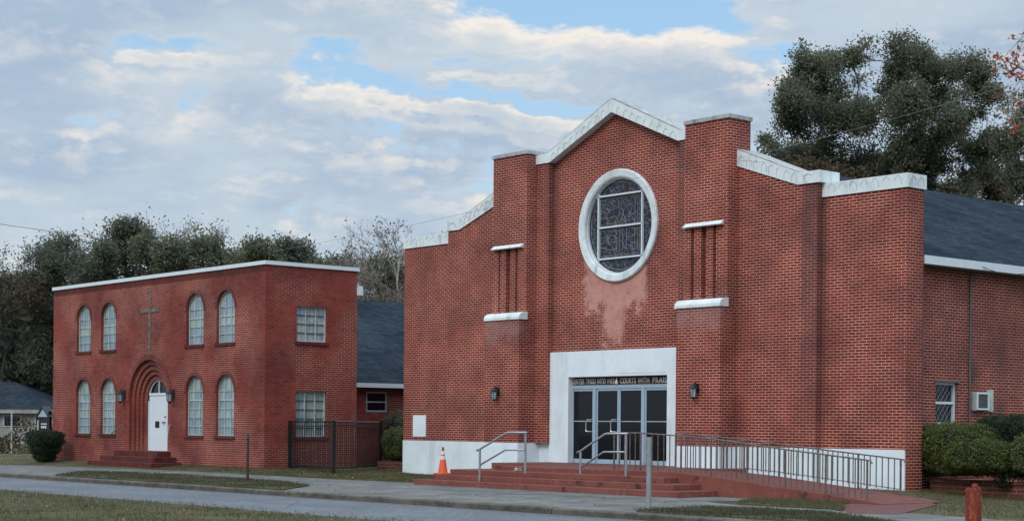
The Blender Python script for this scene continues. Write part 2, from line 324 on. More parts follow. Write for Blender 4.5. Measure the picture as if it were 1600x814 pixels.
def stainedglass():
    mt, nt, b = newmat('smoked_stained_glass', .3, .3); P = VSC(nt, POS(nt), (1, 0, 1))
    v = nt.nodes.new('ShaderNodeTexVoronoi'); v.feature = 'DISTANCE_TO_EDGE'; nt.links.new(P, v.inputs['Vector']); v.inputs['Scale'].default_value = 5.5
    v2 = nt.nodes.new('ShaderNodeTexVoronoi'); nt.links.new(P, v2.inputs['Vector']); v2.inputs['Scale'].default_value = 5.5
    cell = MIX(nt, .8, (.03, .034, .05, 1), v2.outputs['Color'], 'MULTIPLY')
    cell = MIX(nt, .7, (.028, .031, .043, 1), cell)
    nt.links.new(MIX(nt, MR(nt, v.outputs[0], .02, .05, .75, 0.), cell, (.16, .165, .19, 1)), b.inputs['Base Color']); return mt
M['stained'] = stainedglass()
M['lead'] = plain('lead_lines', (.24, .25, .28), .6, var=.1)
def curtainglass():
    mt, nt, b = newmat('curtained_window_glass', .22, .5); P = POS(nt); sp = SEP(nt, P)
    uv = nt.nodes.new('ShaderNodeUVMap').outputs[0]; us = SEP(nt, uv)
    n = NOISE(nt, VSC(nt, P, (6, 6, .5)), 2.2, 4, .6)
    col = MIX(nt, MR(nt, n, .3, .7), (.23, .30, .34, 1), (.46, .52, .55, 1))
    # each pane of old glass differs a little: some are yellowed
    br = nt.nodes.new('ShaderNodeTexBrick'); nt.links.new(uv, br.inputs['Vector']); br.offset = 0
    for k, v in (('Scale', 1), ('Brick Width', .373), ('Row Height', .3), ('Mortar Size', 0), ('Bias', 0)): br.inputs[k].default_value = v
    br.inputs['Color1'].default_value = (.62, .74, .84, 1); br.inputs['Color2'].default_value = (1.12, 1.08, .88, 1)
    col = MIX(nt, .9, col, br.outputs[0], 'MULTIPLY')
    oi = nt.nodes.new('ShaderNodeObjectInfo'); col = MIX(nt, 1., col, MIX(nt, oi.outputs['Random'], (.72, .78, .80, 1), (1.08, 1.06, 1.04, 1)), 'MULTIPLY')
    nt.links.new(col, b.inputs['Base Color']); nt.links.new(bump(nt, n, .15, .02), b.inputs['Normal']); return mt
M['curtain'] = curtainglass()
def coneorange(): return plain('orange_cone_plastic', (.70, .10, .025), .5, .4, var=.08)
M['orange'] = coneorange()
M['conewhite'] = plain('white_reflective_band', (.62, .60, .56), .5)
def rustpost():
    mt, nt, b = newmat('rusty_red_paint', .8, .25); P = POS(nt)
    n = NOISE(nt, VSC(nt, P, (1, 1, .4)), 12, 8, .7); n2 = NOISE(nt, P, 30, 5, .7)
    col = MIX(nt, MR(nt, n, .45, .62), (.17, .025, .018, 1), (.30, .085, .03, 1))
    col = MIX(nt, MR(nt, n2, .62, .7), col, (.42, .25, .16, 1))
    nt.links.new(col, b.inputs['Base Color']); nt.links.new(bump(nt, n2, .5, .01), b.inputs['Normal']); return mt
M['rust'] = rustpost()

# ------------------------------------------------------------------ mesh helpers
class MB:
    def __init__(s): s.v = []; s.f = []; s.mi = []
    def add(s, vs, fs, mi=0):
        o = len(s.v); s.v += [tuple(v) for v in vs]; s.f += [tuple(i+o for i in f) for f in fs]; s.mi += [mi]*len(fs); return s
    def box(s, x0, x1, y0, y1, z0, z1, mi=0):
        if x0 > x1: x0, x1 = x1, x0
        if y0 > y1: y0, y1 = y1, y0
        return s.add([(x0, y0, z0), (x1, y0, z0), (x1, y1, z0), (x0, y1, z0), (x0, y0, z1), (x1, y0, z1), (x1, y1, z1), (x0, y1, z1)],
                     [(0, 3, 2, 1), (4, 5, 6, 7), (0, 1, 5, 4), (1, 2, 6, 5), (2, 3, 7, 6), (3, 0, 4, 7)], mi)
    def prism(s, poly, axis, a, b, mi=0):
        """poly: 2-D points; axis 'y' = poly in xz swept along y; 'x' = poly in yz; 'z' = poly in xy"""
        def P(p, t):
            return {'y': (p[0], t, p[1]), 'x': (t, p[0], p[1]), 'z': (p[0], p[1], t)}[axis]
        n = len(poly); vs = [P(p, a) for p in poly]+[P(p, b) for p in poly]
        tris = [tuple(t) for t in tessellate_polygon([[Vector((p[0], p[1], 0)) for p in poly]])]
        fs = [t for t in tris]+[tuple(i+n for i in t) for t in tris]+[(i, (i+1) % n, (i+1) % n+n, i+n) for i in range(n)]
        return s.add(vs, fs, mi)
    def holed(s, outer, holes, axis, t, depth, mi=0):
        """flat wall with openings at t, and reveals running to t+depth"""
        def P(p, q):
            return {'y': (p[0], q, p[1]), 'x': (q, p[0], p[1])}[axis]
        loops = [outer]+holes; flat = [p for l in loops for p in l]
        tris = tessellate_polygon([[Vector((p[0], p[1], 0)) for p in l] for l in loops])
        s.add([P(p, t) for p in flat], [tuple(x) for x in tris], mi)
        for h in holes:
            n = len(h); s.add([P(p, t) for p in h]+[P(p, t+depth) for p in h], [(i, (i+1) % n, (i+1) % n+n, i+n) for i in range(n)], mi)
        return s
    def tube(s, pts, rad, k=8, mi=0, cap=True):
        pts = [Vector(p) for p in pts]; n = len(pts)
        if not isinstance(rad, (list, tuple)): rad = [rad]*n
        o = len(s.v); prev = None
        for i, p in enumerate(pts):
            d = (pts[min(i+1, n-1)]-pts[max(i-1, 0)]); d = d.normalized() if d.length > 1e-9 else Vector((0, 0, 1))
            if prev is None:
                a = Vector((0, 0, 1)) if abs(d.z) < .9 else Vector((1, 0, 0)); e1 = d.cross(a).normalized()
            else: e1 = (prev-d*prev.dot(d)).normalized()
            prev = e1; e2 = d.cross(e1)
            for j in range(k):
                an = 2*math.pi*j/k; s.v.append(tuple(p+(e1*math.cos(an)+e2*math.sin(an))*rad[i]))
        for i in range(n-1):
            for j in range(k):
                a = o+i*k+j; b = o+i*k+(j+1) % k; s.f.append((a, b, b+k, a+k)); s.mi.append(mi)
        if cap:
            s.f.append(tuple(o+j for j in range(k))[::-1]); s.mi.append(mi); s.f.append(tuple(o+(n-1)*k+j for j in range(k))); s.mi.append(mi)
        return s
    def lathe(s, prof, c=(0, 0), k=24, mi=0):
        o = len(s.v); n = len(prof)
        for r, z in prof:
            for j in range(k):
                a = 2*math.pi*j/k; s.v.append((c[0]+r*math.cos(a), c[1]+r*math.sin(a), z))
        for i in range(n-1):
            for j in range(k):
                a = o+i*k+j; b = o+i*k+(j+1) % k; s.f.append((a, b, b+k, a+k)); s.mi.append(mi)
        return s
    def build(s, name, mats, parent=None, smooth=False, bevel=0., uvoff=(0, 0), normals=True):
        me = bpy.data.meshes.new(name); me.from_pydata(s.v, [], s.f)
        if not isinstance(mats, (list, tuple)): mats = [mats]
        for q in mats: me.materials.append(q)
        if any(s.mi): me.polygons.foreach_set('material_index', s.mi)
        if normals:
            bm = bmesh.new(); bm.from_mesh(me); bmesh.ops.recalc_face_normals(bm, faces=bm.faces); bm.to_mesh(me); bm.free()
        uvl = me.uv_layers.new(name='UVMap')
        for p in me.polygons:
            n = p.normal
            if abs(n.z) > .95: t = (1, 0, 0); w = (0, 1, 0)
            else:
                l = math.hypot(n.x, n.y); t = (-n.y/l, n.x/l, 0)
                if abs(n.z) > .15:
                    w = Vector(n).cross(Vector(t)); w = tuple(w if w.z > 0 else -w)
                else: w = (0, 0, 1)
            for li in p.loop_indices:
                c = me.vertices[me.loops[li].vertex_index].co
                uvl.data[li].uv = (c.x*t[0]+c.y*t[1]+uvoff[0], c.x*w[0]+c.y*w[1]+c.z*w[2]+uvoff[1])
        if smooth:
            me.polygons.foreach_set('use_smooth', [True]*len(me.polygons))
        o = bpy.data.objects.new(name, me); COL.objects.link(o)
        if parent: o.parent = parent; 
        if bevel:
            b = o.modifiers.new('bevel', 'BEVEL'); b.width = bevel; b.segments = 2; b.limit_method = 'ANGLE'; b.angle_limit = math.radians(40)
        return o
def tag(o, label=None, cat=None, group=None, kind=None):
    if label: o['label'] = label
    if cat: o['category'] = cat
    if group: o['group'] = group
    if kind: o['kind'] = kind
    return o
def empty(name, loc, label, cat, group=None):
    o = bpy.data.objects.new(name, None); COL.objects.link(o); o.location = loc; o.empty_display_size = .3
    tag(o, label, cat, group); return o
def local(o):      # children given in world coordinates keep them under an Empty placed at its base
    for c in o.children: c.matrix_parent_inverse = Matrix.Translation(-o.location)
def arch(x0, x1, z0, zs, n=16, dz=0.):
    """outline of an arched opening: springing at zs, semicircle above"""
    c = (x0+x1)/2; r = (x1-x0)/2
    return [(x0, z0), (x1, z0)]+[(c+r*math.cos(math.pi*i/n), zs+r*math.sin(math.pi*i/n)) for i in range(n+1)]
def rect(x0, x1, z0, z1): return [(x0, z0), (x1, z0), (x1, z1), (x0, z1)]
def circle(cx, cz, r, n=48): return [(cx+r*math.cos(2*math.pi*i/n), cz+r*math.sin(2*math.pi*i/n)) for i in range(n)]
rng = np.random.default_rng(7); random.seed(7)

# ------------------------------------------------------------------ ground
def sm(a, b, x):
    t = max(0., min(1., (x-a)/(b-a))); return t*t*(3-2*t)
def gz(x, y):
    """height of the lawns: they rise a hand's breadth towards the annex"""
    h = .13*sm(-4.9, -3.6, y)*sm(1.5, -2.5, x) if True else 0
    h += .13*sm(-2.45, -1.3, y)*sm(15, 16.5, x)*(1-sm(19.2, 20.6, x))*(1-sm(1, 2, y))
    if y < -14.9: h = -.09+.05*sm(-15, -20, y)
    return h
def grid_ground():
    xs = sorted(set([-900, -500, -300, -200, -140, -110]+[x for x in np.arange(-90, 45, 1.0)]+[50, 60, 80, 120, 300, 900]))
    ys = sorted(set([-300, -120, -60, -40]+[y for y in np.arange(-34, 30, .9)]+[-15.06, -14.98, -10.9, 35, 45, 60, 90, 150, 300, 900, 1500]))
    ys = [y for y in ys if not (-14.98 < y < -10.9)]
    v = []; f = []; nx = len(xs)
    for y in ys:
        for x in xs:
            z = gz(x, y)
            if y <= -14.98 and y > -15.05: z = -.20
            if abs(y+10.9) < .001: z = -.20
            v.append((x, y, z-.012))
    for j in range(len(ys)-1):
        for i in range(nx-1):
            f.append((j*nx+i, j*nx+i+1, (j+1)*nx+i+1, (j+1)*nx+i))
    return MB().add(v, f)
g = grid_ground().build('ground', M['lawn'], smooth=True, normals=False); tag(g, kind='structure')
tag(MB().add([(-400, -15.6, -.135), (200, -15.6, -.135), (200, -10.93, -.12), (-400, -10.93, -.12)], [(0, 1, 2, 3)]).build('road', M['asphalt']), kind='structure')
kb = MB()
x = -60.
while x < 45:
    L = 3.05; dz = random.uniform(-.006, .006); dy = random.uniform(-.008, .008)
    kb.prism([(-10.955+dy, -.2), (-10.955+dy, -.03+dz), (-10.93+dy, -.003+dz), (-10.79, .002+dz), (-10.79, -.2)], 'x', x, x+L-.012)
    x += L
tag(kb.build('kerb', M['kerb']), kind='structure')
# concrete: kerb-side aprons and the sidewalk, one slab with the planted strips lying on it
tag(MB().prism([(-60, -7.9), (-14.8, -7.9), (-12.8, -6.5), (-8, -5.4), (-4.4, -5.05), (2.4, -5.3), (6.9, -5.2), (7.6, -4.4), (19.2, -4.4), (19.0, -6.55), (20.2, -7.0), (24.3, -6.7), (26.5, -7.25), (45, -7.3), (45, -10.8), (-60, -10.8)], 'z', -.15, .004).build('sidewalk', M['concrete']), kind='structure')
tag(MB().prism([(21.3, -4.4), (21.15, -4.9), (23.6, -7.7), (24.4, -7.3), (22.4, -3.3), (21.4, -2.3), (19.8, -1.5), (19.2, -2.5)], 'z', -.1, .008).build('path', M['redpath']), kind='structure')
strips = [('grass_strip', [(-1.9, -10.8), (-5.2, -8.35), (-2.36, -7.35), (2.62, -7.75), (5.02, -7.85), (8.1, -8.9), (9.9, -10.8)]),
          ('grass_strip', [(21.3, -10.75), (21.05, -9.9), (20.9, -8.75), (22.06, -8.2), (23.63, -8.25), (24.88, -8.95), (26.3, -9.9), (27, -10.75)]),
          ('grass_strip', [(20.1, -6.75), (19.4, -5.6), (19.2, -4.6), (21.2, -4.6), (21.35, -5.0), (23.2, -7.3), (22.6, -6.95), (21.5, -6.95)])]
for n, pl in strips:
    tag(MB().prism(pl, 'z', -.1, .03).build(n, M['lawn']), kind='structure')

def blades(name, pts, h, w, mat, label, cat='grass', flat=False):
    """pts: (n,3) array of roots"""
    n = len(pts); a = rng.uniform(0, 2*np.pi, n); hh = h*rng.uniform(.5, 1.3, n); ww = w*rng.uniform(.6, 1.4, n)
    lean = rng.normal(0, .45, (n, 2))*hh[:, None]
    ex = np.stack([np.cos(a), np.sin(a), np.zeros(n)], 1)*ww[:, None]
    tip = pts+np.stack([lean[:, 0], lean[:, 1], hh], 1)
    V = np.stack([pts-ex, pts+ex, tip], 1).reshape(-1, 3)
    return rawmesh(name, V, 3, n, mat)
def rawmesh(name, V, k, n, mat, parent=None):
    me = bpy.data.meshes.new(name); me.vertices.add(n*k); me.vertices.foreach_set('co', V.astype(np.float32).ravel())
    me.loops.add(n*k); me.loops.foreach_set('vertex_index', np.arange(n*k, dtype=np.int32))
    me.polygons.add(n); me.polygons.foreach_set('loop_start', np.arange(0, n*k, k, dtype=np.int32))
    me.update(calc_edges=True); me.validate()
    me.materials.append(mat); o = bpy.data.objects.new(name, me); COL.objects.link(o)
    if parent: o.parent = parent
    return o
def inpoly(P, poly):
    x, y = P[:, 0], P[:, 1]; r = np.zeros(len(P), bool); n = len(poly)
    for i in range(n):
        x1, y1 = poly[i]; x2, y2 = poly[(i+1) % n]
        c = ((y1 > y) != (y2 > y)) & (x < (x2-x1)*(y-y1)/(y2-y1+1e-12)+x1); r ^= c
    return r
def scatter(poly, n, z=0., edge=0.):
    poly = np.array(poly); lo = poly.min(0); hi = poly.max(0); P = rng.uniform(lo, hi, (n, 2)); P = P[inpoly(P, poly)]
    w_ = np.sin(P[:, 0]*2.1+1.3*np.sin(P[:, 1]*1.7))+np.sin(P[:, 1]*2.9+P[:, 0]*.8)+.8*np.sin(P[:, 0]*5.3-P[:, 1]*3.7)
    P = P[rng.uniform(-1.2, 2.2, len(P)) > w_*.8]; P = P+rng.normal(0, .06, P.shape)
    zz = np.array([gz(a, b) for a, b in P])+z-.01 if len(P) else np.zeros(0)
    return np.column_stack([P, zz])
pts = np.vstack([scatter([(-2, -15.1), (33, -15.1), (33, -21), (8, -21)], 60000), scatter([(-12, -15.12), (33, -15.12), (33, -14.85), (-12, -14.85)], 5000, -.09)])
pts = pts[rng.uniform(0, 1, len(pts)) < np.clip((30-np.hypot(pts[:, 0]-22, pts[:, 1]+15))/20, .25, 1)]
tag(blades('grass', pts, .05, .006, M['blade'], ''), 'short dull green grass on the near verge of the road', 'grass', kind='stuff')
pa = np.vstack([scatter([(-60, -7.9), (-15.2, -7.9), (-12.9, -6.4), (-14, -4), (-17.5, -3.6), (-17.5, 5), (-60, 8)], 26000),
                scatter([(-7.6, -5.4), (-4.4, -5.05), (2.4, -5.3), (6.9, -5.2), (7.6, -4.4), (8.2, -4.4), (8.2, -.05), (0, -.05), (0, 1), (-2.4, 0), (-2.4, -3.6), (-7.6, -3.6)], 42000),
                scatter([(19, -1.6), (19.2, -2.3), (22.3, -2.9), (24.3, -6.7), (26.5, -7.2), (36, -7.2), (36, 3), (22, 3), (20.5, 1.0), (19.2, 1.), (19.2, -.02), (15.4, -.3), (15.4, -2.4), (19.2, -2.4)], 38000)])
tag(blades('grass', pa, .055, .008, M['blade'], ''), 'patchy lawn grass around the two brick buildings', 'grass', kind='stuff')
ps = np.vstack([scatter(strips[0][1], 30000, .04), scatter(strips[1][1], 22000, .04)])
tag(blades('ground_cover', ps, .05, .007, M['darkblade'], ''), 'low dark ground cover on the kerbside strips', 'ground cover', kind='stuff')
tag(blades('grass', scatter(strips[2][1], 12000, .04), .06, .007, M['blade'], ''), 'small grass wedge between the ramp and the sidewalk', 'grass', kind='stuff')
# fallen leaves
def leafquads(P, size, rg=rng, asp=.55):
    n = len(P); a = rg.normal(0, 1, (n, 3)); a /= np.linalg.norm(a, axis=1)[:, None]
    b = rg.normal(0, 1, (n, 3)); b -= a*(a*b).sum(1)[:, None]; b /= np.linalg.norm(b, axis=1)[:, None]
    s = size*rg.uniform(.55, 1.35, n)[:, None]; a = a*s; b = b*s*asp
    return np.stack([P-a, P-b*.9-a*.1, P+a, P+b*.9-a*.1], 1).reshape(-1, 3)
fl = np.vstack([scatter([(8, -7), (23, -7), (23, -10.8), (8, -10.8)], 45, .02), scatter([(8, -15.1), (33, -15.1), (33, -20), (12, -20)], 60, .03), scatter([(-8, -5), (8, -5), (8, -1), (-2, -3.4)], 150, .03)])
q = leafquads(fl, .04); 
tag(rawmesh('fallen_leaf_litter', q, 4, len(fl), M['fallen']), 'scattered dry leaves lying on the verge and pavement', 'leaves', kind='stuff')

# ------------------------------------------------------------------ church
W = 19.163; CX = 9.58
ch = empty('church', (CX, 0, 0), 'red brick church with stepped white-edged gable, round window and glass doors', 'church')
B = M['brick']; UV0 = (0, .02)
def mir(x): return W-x
ZT = 7.05; ZB = 1.04
# wings (outer bays), with the white plinth below
for s in (0, 1):
    x0, x1 = (0, 2.45) if s == 0 else (W-2.45, W)
    MB().box(x0, x1, 0, .63, ZB, ZT).build('wing_wall', B, ch, uvoff=UV0)
    # wing coping with overhang
    a, b = (x0-.03, x1+.0) if s == 0 else (x0+.0, x1+.03)
    # pointed-arch relief lines pressed in the coping
    rl = MB(); n = 7; rl.box(a, b, -.04, .68, ZT, ZT+.325); nb0 = len(rl.f)
    for i in range(n):
        xa = a+.12+(b-a-.24)*(i+.5)/n; w_ = .1; zb = ZT+.07
        rl.tube([(xa-w_, -.043, zb), (xa-w_, -.043, zb+.12), (xa-w_*.4, -.043, zb+.2), (xa, -.043, zb+.22), (xa+w_*.4, -.043, zb+.2), (xa+w_, -.043, zb+.12), (xa+w_, -.043, zb)][1:6 if i % 2 else 7], .0045, 5)
    if s == 1:
        for ya in (.17, .46):
            rl.tube([(b+.003, ya-.1, ZT+.07), (b+.003, ya-.1, ZT+.2), (b+.003, ya, ZT+.27), (b+.003, ya+.1, ZT+.2), (b+.003, ya+.1, ZT+.07)], .007, 5)
    rl.mi = [0]*nb0+[1]*(len(rl.f)-nb0); rl.build('coping', [M['coping'], M['crack']], ch)
# plinth
MB().box(W-.6, W, .03, .63, 0, ZB-.002).build('wing_base', B, ch, uvoff=UV0)
for x0, x1 in ((-.012, 7.03), (12.11, W-.02)):
    pl = MB().prism([(x0, -.012), (x1, -.012), (x1, .025), (x0, .025)], 'z', 0, ZB)
    pl.build('plinth', M['white'], ch)
# inner bays with raked coping
for s in (0, 1):
    X = (lambda x: x) if s == 1 else mir
    poly = [(14.16, ZB), (16.71, ZB), (16.71, 7.39), (16.12, 7.39), (14.16, 8.06)]
    MB().prism([(X(p[0]), p[1]) for p in poly], 'y', -.2, .45).build('inner_bay_wall', B, ch, uvoff=UV0)
    MB().prism([(X(p[0]), p[1]) for p in [(14.16, 0), (16.70, 0), (16.70, ZB), (14.16, ZB)]], 'y', -.212, .2).build('plinth', M['white'], ch)
    cpoly = [(14.155, 8.06), (16.12, 7.39), (16.80, 7.39), (16.80, 7.68), (16.16, 7.68), (14.155, 8.47)]
    rl = MB().prism([(X(p[0]), p[1]) for p in cpoly], 'y', -.245, .5); nb0 = len(rl.f)
    for i in range(8):
        t = (i+.5)/8; xa = 14.2+1.95*t; zc = 8.40-.70*t; 
        pts = [(X(xa-.09), -.249, zc-.26), (X(xa-.09), -.249, zc-.10), (X(xa), -.249, zc-.045), (X(xa+.09), -.249, zc-.16), (X(xa+.09), -.249, zc-.30)]
        rl.tube(pts[:random.choice((3, 4, 5))], .0045, 5)
    rl.tube([(X(16.33), -.249, 7.5), (X(16.33), -.249, 7.58), (X(16.44), -.249, 7.63), (X(16.55), -.249, 7.58)], .008, 5)
    rl.tube([(X(14.2), -.247, 8.2), (X(15.1), -.247, 8.05)], .004, 5)
    rl.mi = [0]*nb0+[1]*(len(rl.f)-nb0); rl.build('coping', [M['coping'], M['crack']], ch)
    MB().prism([(X(p[0]), p[1]) for p in [(14.16, 8.474), (16.16, 7.684), (16.16, 7.70), (14.16, 8.50)]], 'y', -.24, .52).build('flashing', M['cap'], ch)
# piers
for s in (0, 1):
    X = (lambda x: x) if s == 1 else mir
    mb = MB(); a, b = 12.66, 14.163
    def pb(x0, x1, y0, y1, z0, z1): mb.box(X(x0), X(x1), y0, y1, z0, z1)
    pb(a, b, -.55, .25, 6.6, 9.23)
    # fluted zone: solid behind, four ribs in front (grooves mirror so that both piers read alike from the street)
    pb(a, b, -.40, .25, 4.54, 6.6)
    gx = [(12.66, 12.90), (13.0, 13.24), (13.43, 13.66), (13.76, 14.163)]
    for x0, x1 in gx: 
        if s == 0: mb.box(x0-7.653, x1-7.653, -.55, -.40, 4.54, 6.6)
        else: mb.box(x0, x1, -.55, -.40, 4.54, 6.6)
    mb.build('pier', B, ch, uvoff=(.05, .02))
    MB().prism([(X(a), -.82), (X(b), -.82), (X(b), .2), (X(a), .2)], 'z', ZB-.001, 4.545).build('buttress', B, ch, uvoff=(.1, .02))
    MB().prism([(X(a-.0), -.832), (X(b+.0), -.832), (X(b), .1), (X(a), .1)], 'z', 0, ZB).build('plinth', M['white'], ch)
    # sill with a rounded top, lintel, cap
    sp = [(-.86, 4.53), (-.86, 4.61), (-.82, 4.68), (-.74, 4.73), (-.60, 4.755), (-.53, 4.76), (-.53, 4.53)]
    MB().prism(sp, 'x', min(X(a-.04), X(b+.02)), max(X(a-.04), X(b+.02))).build('sill', M['coping'], ch, bevel=.006)
    xl0, xl1 = (12.70, 14.02) if s == 1 else (12.70-7.653, 14.02-7.653)
    MB().prism([(-.68, 6.59), (-.68, 6.615), (-.56, 6.70), (-.545, 6.70), (-.545, 6.59)], 'x', xl0, xl1).build('lintel', M['coping'], ch, bevel=.004)
    MB().box(X(a-.03), X(b+.03), -.59, .3, 9.23, 9.34).build('cap', M['cap'], ch, bevel=.01)
    # narrow pilaster beside the pier carrying the end of the gable coping
    MB().box(X(12.13), X(12.66), -.2, .3, ZB, 8.96).build('pilaster', B, ch, uvoff=UV0)
# gable wall with the round opening and the portal
RW = (9.66, 6.97)
gp = [(7.03, ZB), (7.63, ZB), (7.63, 2.95), (11.73, 2.95), (11.73, ZB), (12.13, ZB), (12.13, 8.97), (CX, 10.04), (7.03, 8.97)]
MB().holed(gp, [circle(RW[0], RW[1], 1.44)], 'y', 0, .35).build('gable_wall', B, ch, uvoff=UV0)
cpoly = [(6.47, 8.95), (7.07, 8.95), (CX, 10.035), (12.09, 8.95), (12.69, 8.95), (12.69, 9.2), (12.15, 9.22), (CX+.12, 10.34), (CX, 10.385), (CX-.12, 10.34), (7.01, 9.22), (6.47, 9.2)]
# the coping of the gable is set back over the wall between the pilasters
rl = MB().prism(cpoly, 'y', -.235, .3); nb0 = len(rl.f)
for sgn in (-1, 1):
    for i in range(9):
        t = (i+.6)/9.5; xa = CX+sgn*(.15+2.4*t); zc = 10.24-1.09*t
        pts = [(xa-.08, -.239, zc-.27+(.0 if sgn < 0 else .05)), (xa-.08, -.239, zc-.1), (xa+.01, -.239, zc-.04), (xa+.09, -.239, zc-.1), (xa+.10, -.239, zc-.24)]
        rl.tube(pts[:random.choice((3, 4, 5))], .0045, 5)
rl.mi = [0]*nb0+[1]*(len(rl.f)-nb0); rl.build('coping', [M['coping'], M['crack']], ch)
for sgn in (-1, 1):
    MB().prism([(CX, 10.39), (CX+sgn*.14, 10.345), (CX+sgn*2.57, 9.225), (CX+sgn*2.57, 9.25), (CX+sgn*.14, 10.372), (CX, 10.415)], 'y', -.22, .36).build('flashing', M['cap'], ch)
# round window: white moulded ring, inner ring, stained glass, bars
def ring(cx, cz, r0, r1, y0, y1, n=72):
    v = []; f = []
    for i in range(n):
        a = 2*math.pi*i/n; c, s_ = math.cos(a), math.sin(a)
        for r, y in ((r1, y0+.03), (r1-.03, y0), (r0+.04, y0+.02), (r0, y0+.05), (r0, y1), (r1, y1)): v.append((cx+r*c, y, cz+r*s_))
    for i in range(n):
        j = (i+1) % n
        for k in range(6): f.append((i*6+k, j*6+k, j*6+(k+1) % 6, i*6+(k+1) % 6))
    return MB().add(v, f)
rwf = ring(*RW, 1.30, 1.53, -.09, .2).build('round_window_frame', M['coping'], ch, smooth=False)
ring(*RW, 1.265, 1.305, -.01, .24).build('inner_frame', M['metalwhite'], rwf)
gl = MB().prism(circle(RW[0], RW[1], 1.31), 'y', .11, .14).build('stained_glass', M['stained'], rwf)
bars = MB()
def bar(x0, z0, x1, z1, w=.022, y0=.04, y1=.105):
    d = Vector((x1-x0, 0, z1-z0)).normalized(); n_ = Vector((-d.z, 0, d.x))*w
    A = Vector((x0, 0, z0)); Bq = Vector((x1, 0, z1)); p = [A+n_, Bq+n_, Bq-n_, A-n_]
    bars.prism([(q_.x, q_.z) for q_ in p], 'y', y0, y1)
cx_, cz_ = RW
hx = .85; hv = math.sqrt(1.28**2-hx**2)
for sx in (-1, 1): bar(cx_+sx*hx, cz_-hv, cx_+sx*hx, cz_+hv)
for dz in (.86, -.86):
    w_ = math.sqrt(1.28**2-dz**2); bar(cx_-w_, cz_+dz, cx_+w_, cz_+dz)
bar(cx_-hx, cz_, cx_+hx, cz_)
bars.build('glazing_bars', M['metalwhite'], rwf)
ld = MB()
def lead(pts, r=.0075):
    pts = [(cx_+p[0]*1.15, 0.103, cz_+p[1]*1.15) for p in pts]; ld.tube(pts, r*1.0, 4, cap=False)
def wob(p0, p1, a, n=6): 
    return [(p0[0]+(p1[0]-p0[0])*i/n+random.uniform(-a, a), p0[1]+(p1[1]-p0[1])*i/n+random.uniform(-a, a)) for i in range(n+1)]
lead([(1.03*math.cos(t), 1.03*math.sin(t)) for t in np.linspace(0, 2*math.pi, 60)], .009)
for q_ in (.70,): lead([(-.7, -.68), (.7, -.68), (.7, .68), (-.7, .68), (-.7, -.68)], .009)
# a standing robed figure among field and sky lines
lead([(-.16, -.55), (-.17, -.1), (-.13, .16), (-.07, .26), (-.07, .36), (0, .43), (.07, .36), (.07, .26), (.13, .16), (.19, -.1), (.17, -.55)], .010)
lead([(-.05, -.55), (-.06, -.1), (-.02, .2)]); lead([(.06, -.55), (.05, -.1), (.02, .2)]); lead([(-.13, .1), (-.26, -.02), (-.2, -.1)]); lead([(.13, .1), (.3, .18), (.34, .34)])
for z_ in (-.5, -.36, -.22, -.08, .08, .24, .4, .55): 
    lead(wob((-.7, z_), (-.19, z_+random.uniform(-.05, .05)), .03)); 
for z_ in (-.45, -.25, -.05, .12, .3, .48):
    lead(wob((.2, z_), (.45, z_+random.uniform(-.08, .08)), .04))
for x_ in (.46, .56, .62): lead(wob((x_, -.6), (x_, .66), .008))
for k_ in range(8):
    p = (random.uniform(-.65, .45), random.uniform(-.6, .6)); lead(wob(p, (p[0]+random.uniform(-.15, .15), p[1]+random.uniform(-.2, .2)), .02, 3))
for k_ in range(26):       # scroll work in the four outer segments
    a0 = 2*math.pi*k_/26; ca, sa = math.cos(a0), math.sin(a0); r_ = .93
    if max(abs(ca*r_), abs(sa*r_)) < .8: continue
    c0 = (ca*r_, sa*r_); lead([(c0[0]+.07*math.cos(t)*(1-t/9), c0[1]+.07*math.sin(t)*(1-t/9)) for t in np.linspace(a0, a0+5, 9)])
ld.build('leading', M['lead'], gl)
# portal surround (white, chamfered recess) - runs between the pilasters
PO = [(7.0, .46), (7.80, .46), (7.80, 2.885), (11.64, 2.885), (11.64, .46), (12.10, .46), (12.10, 3.60), (7.0, 3.60)]
mb = MB().prism(PO, 'y', -.1, .20)
mb.build('portal_surround', M['white'], ch, bevel=.01)
MB().box(7.6, 11.8, .2, .25, .44, 2.95).build('recess_wall', M['doorwhite'], ch)
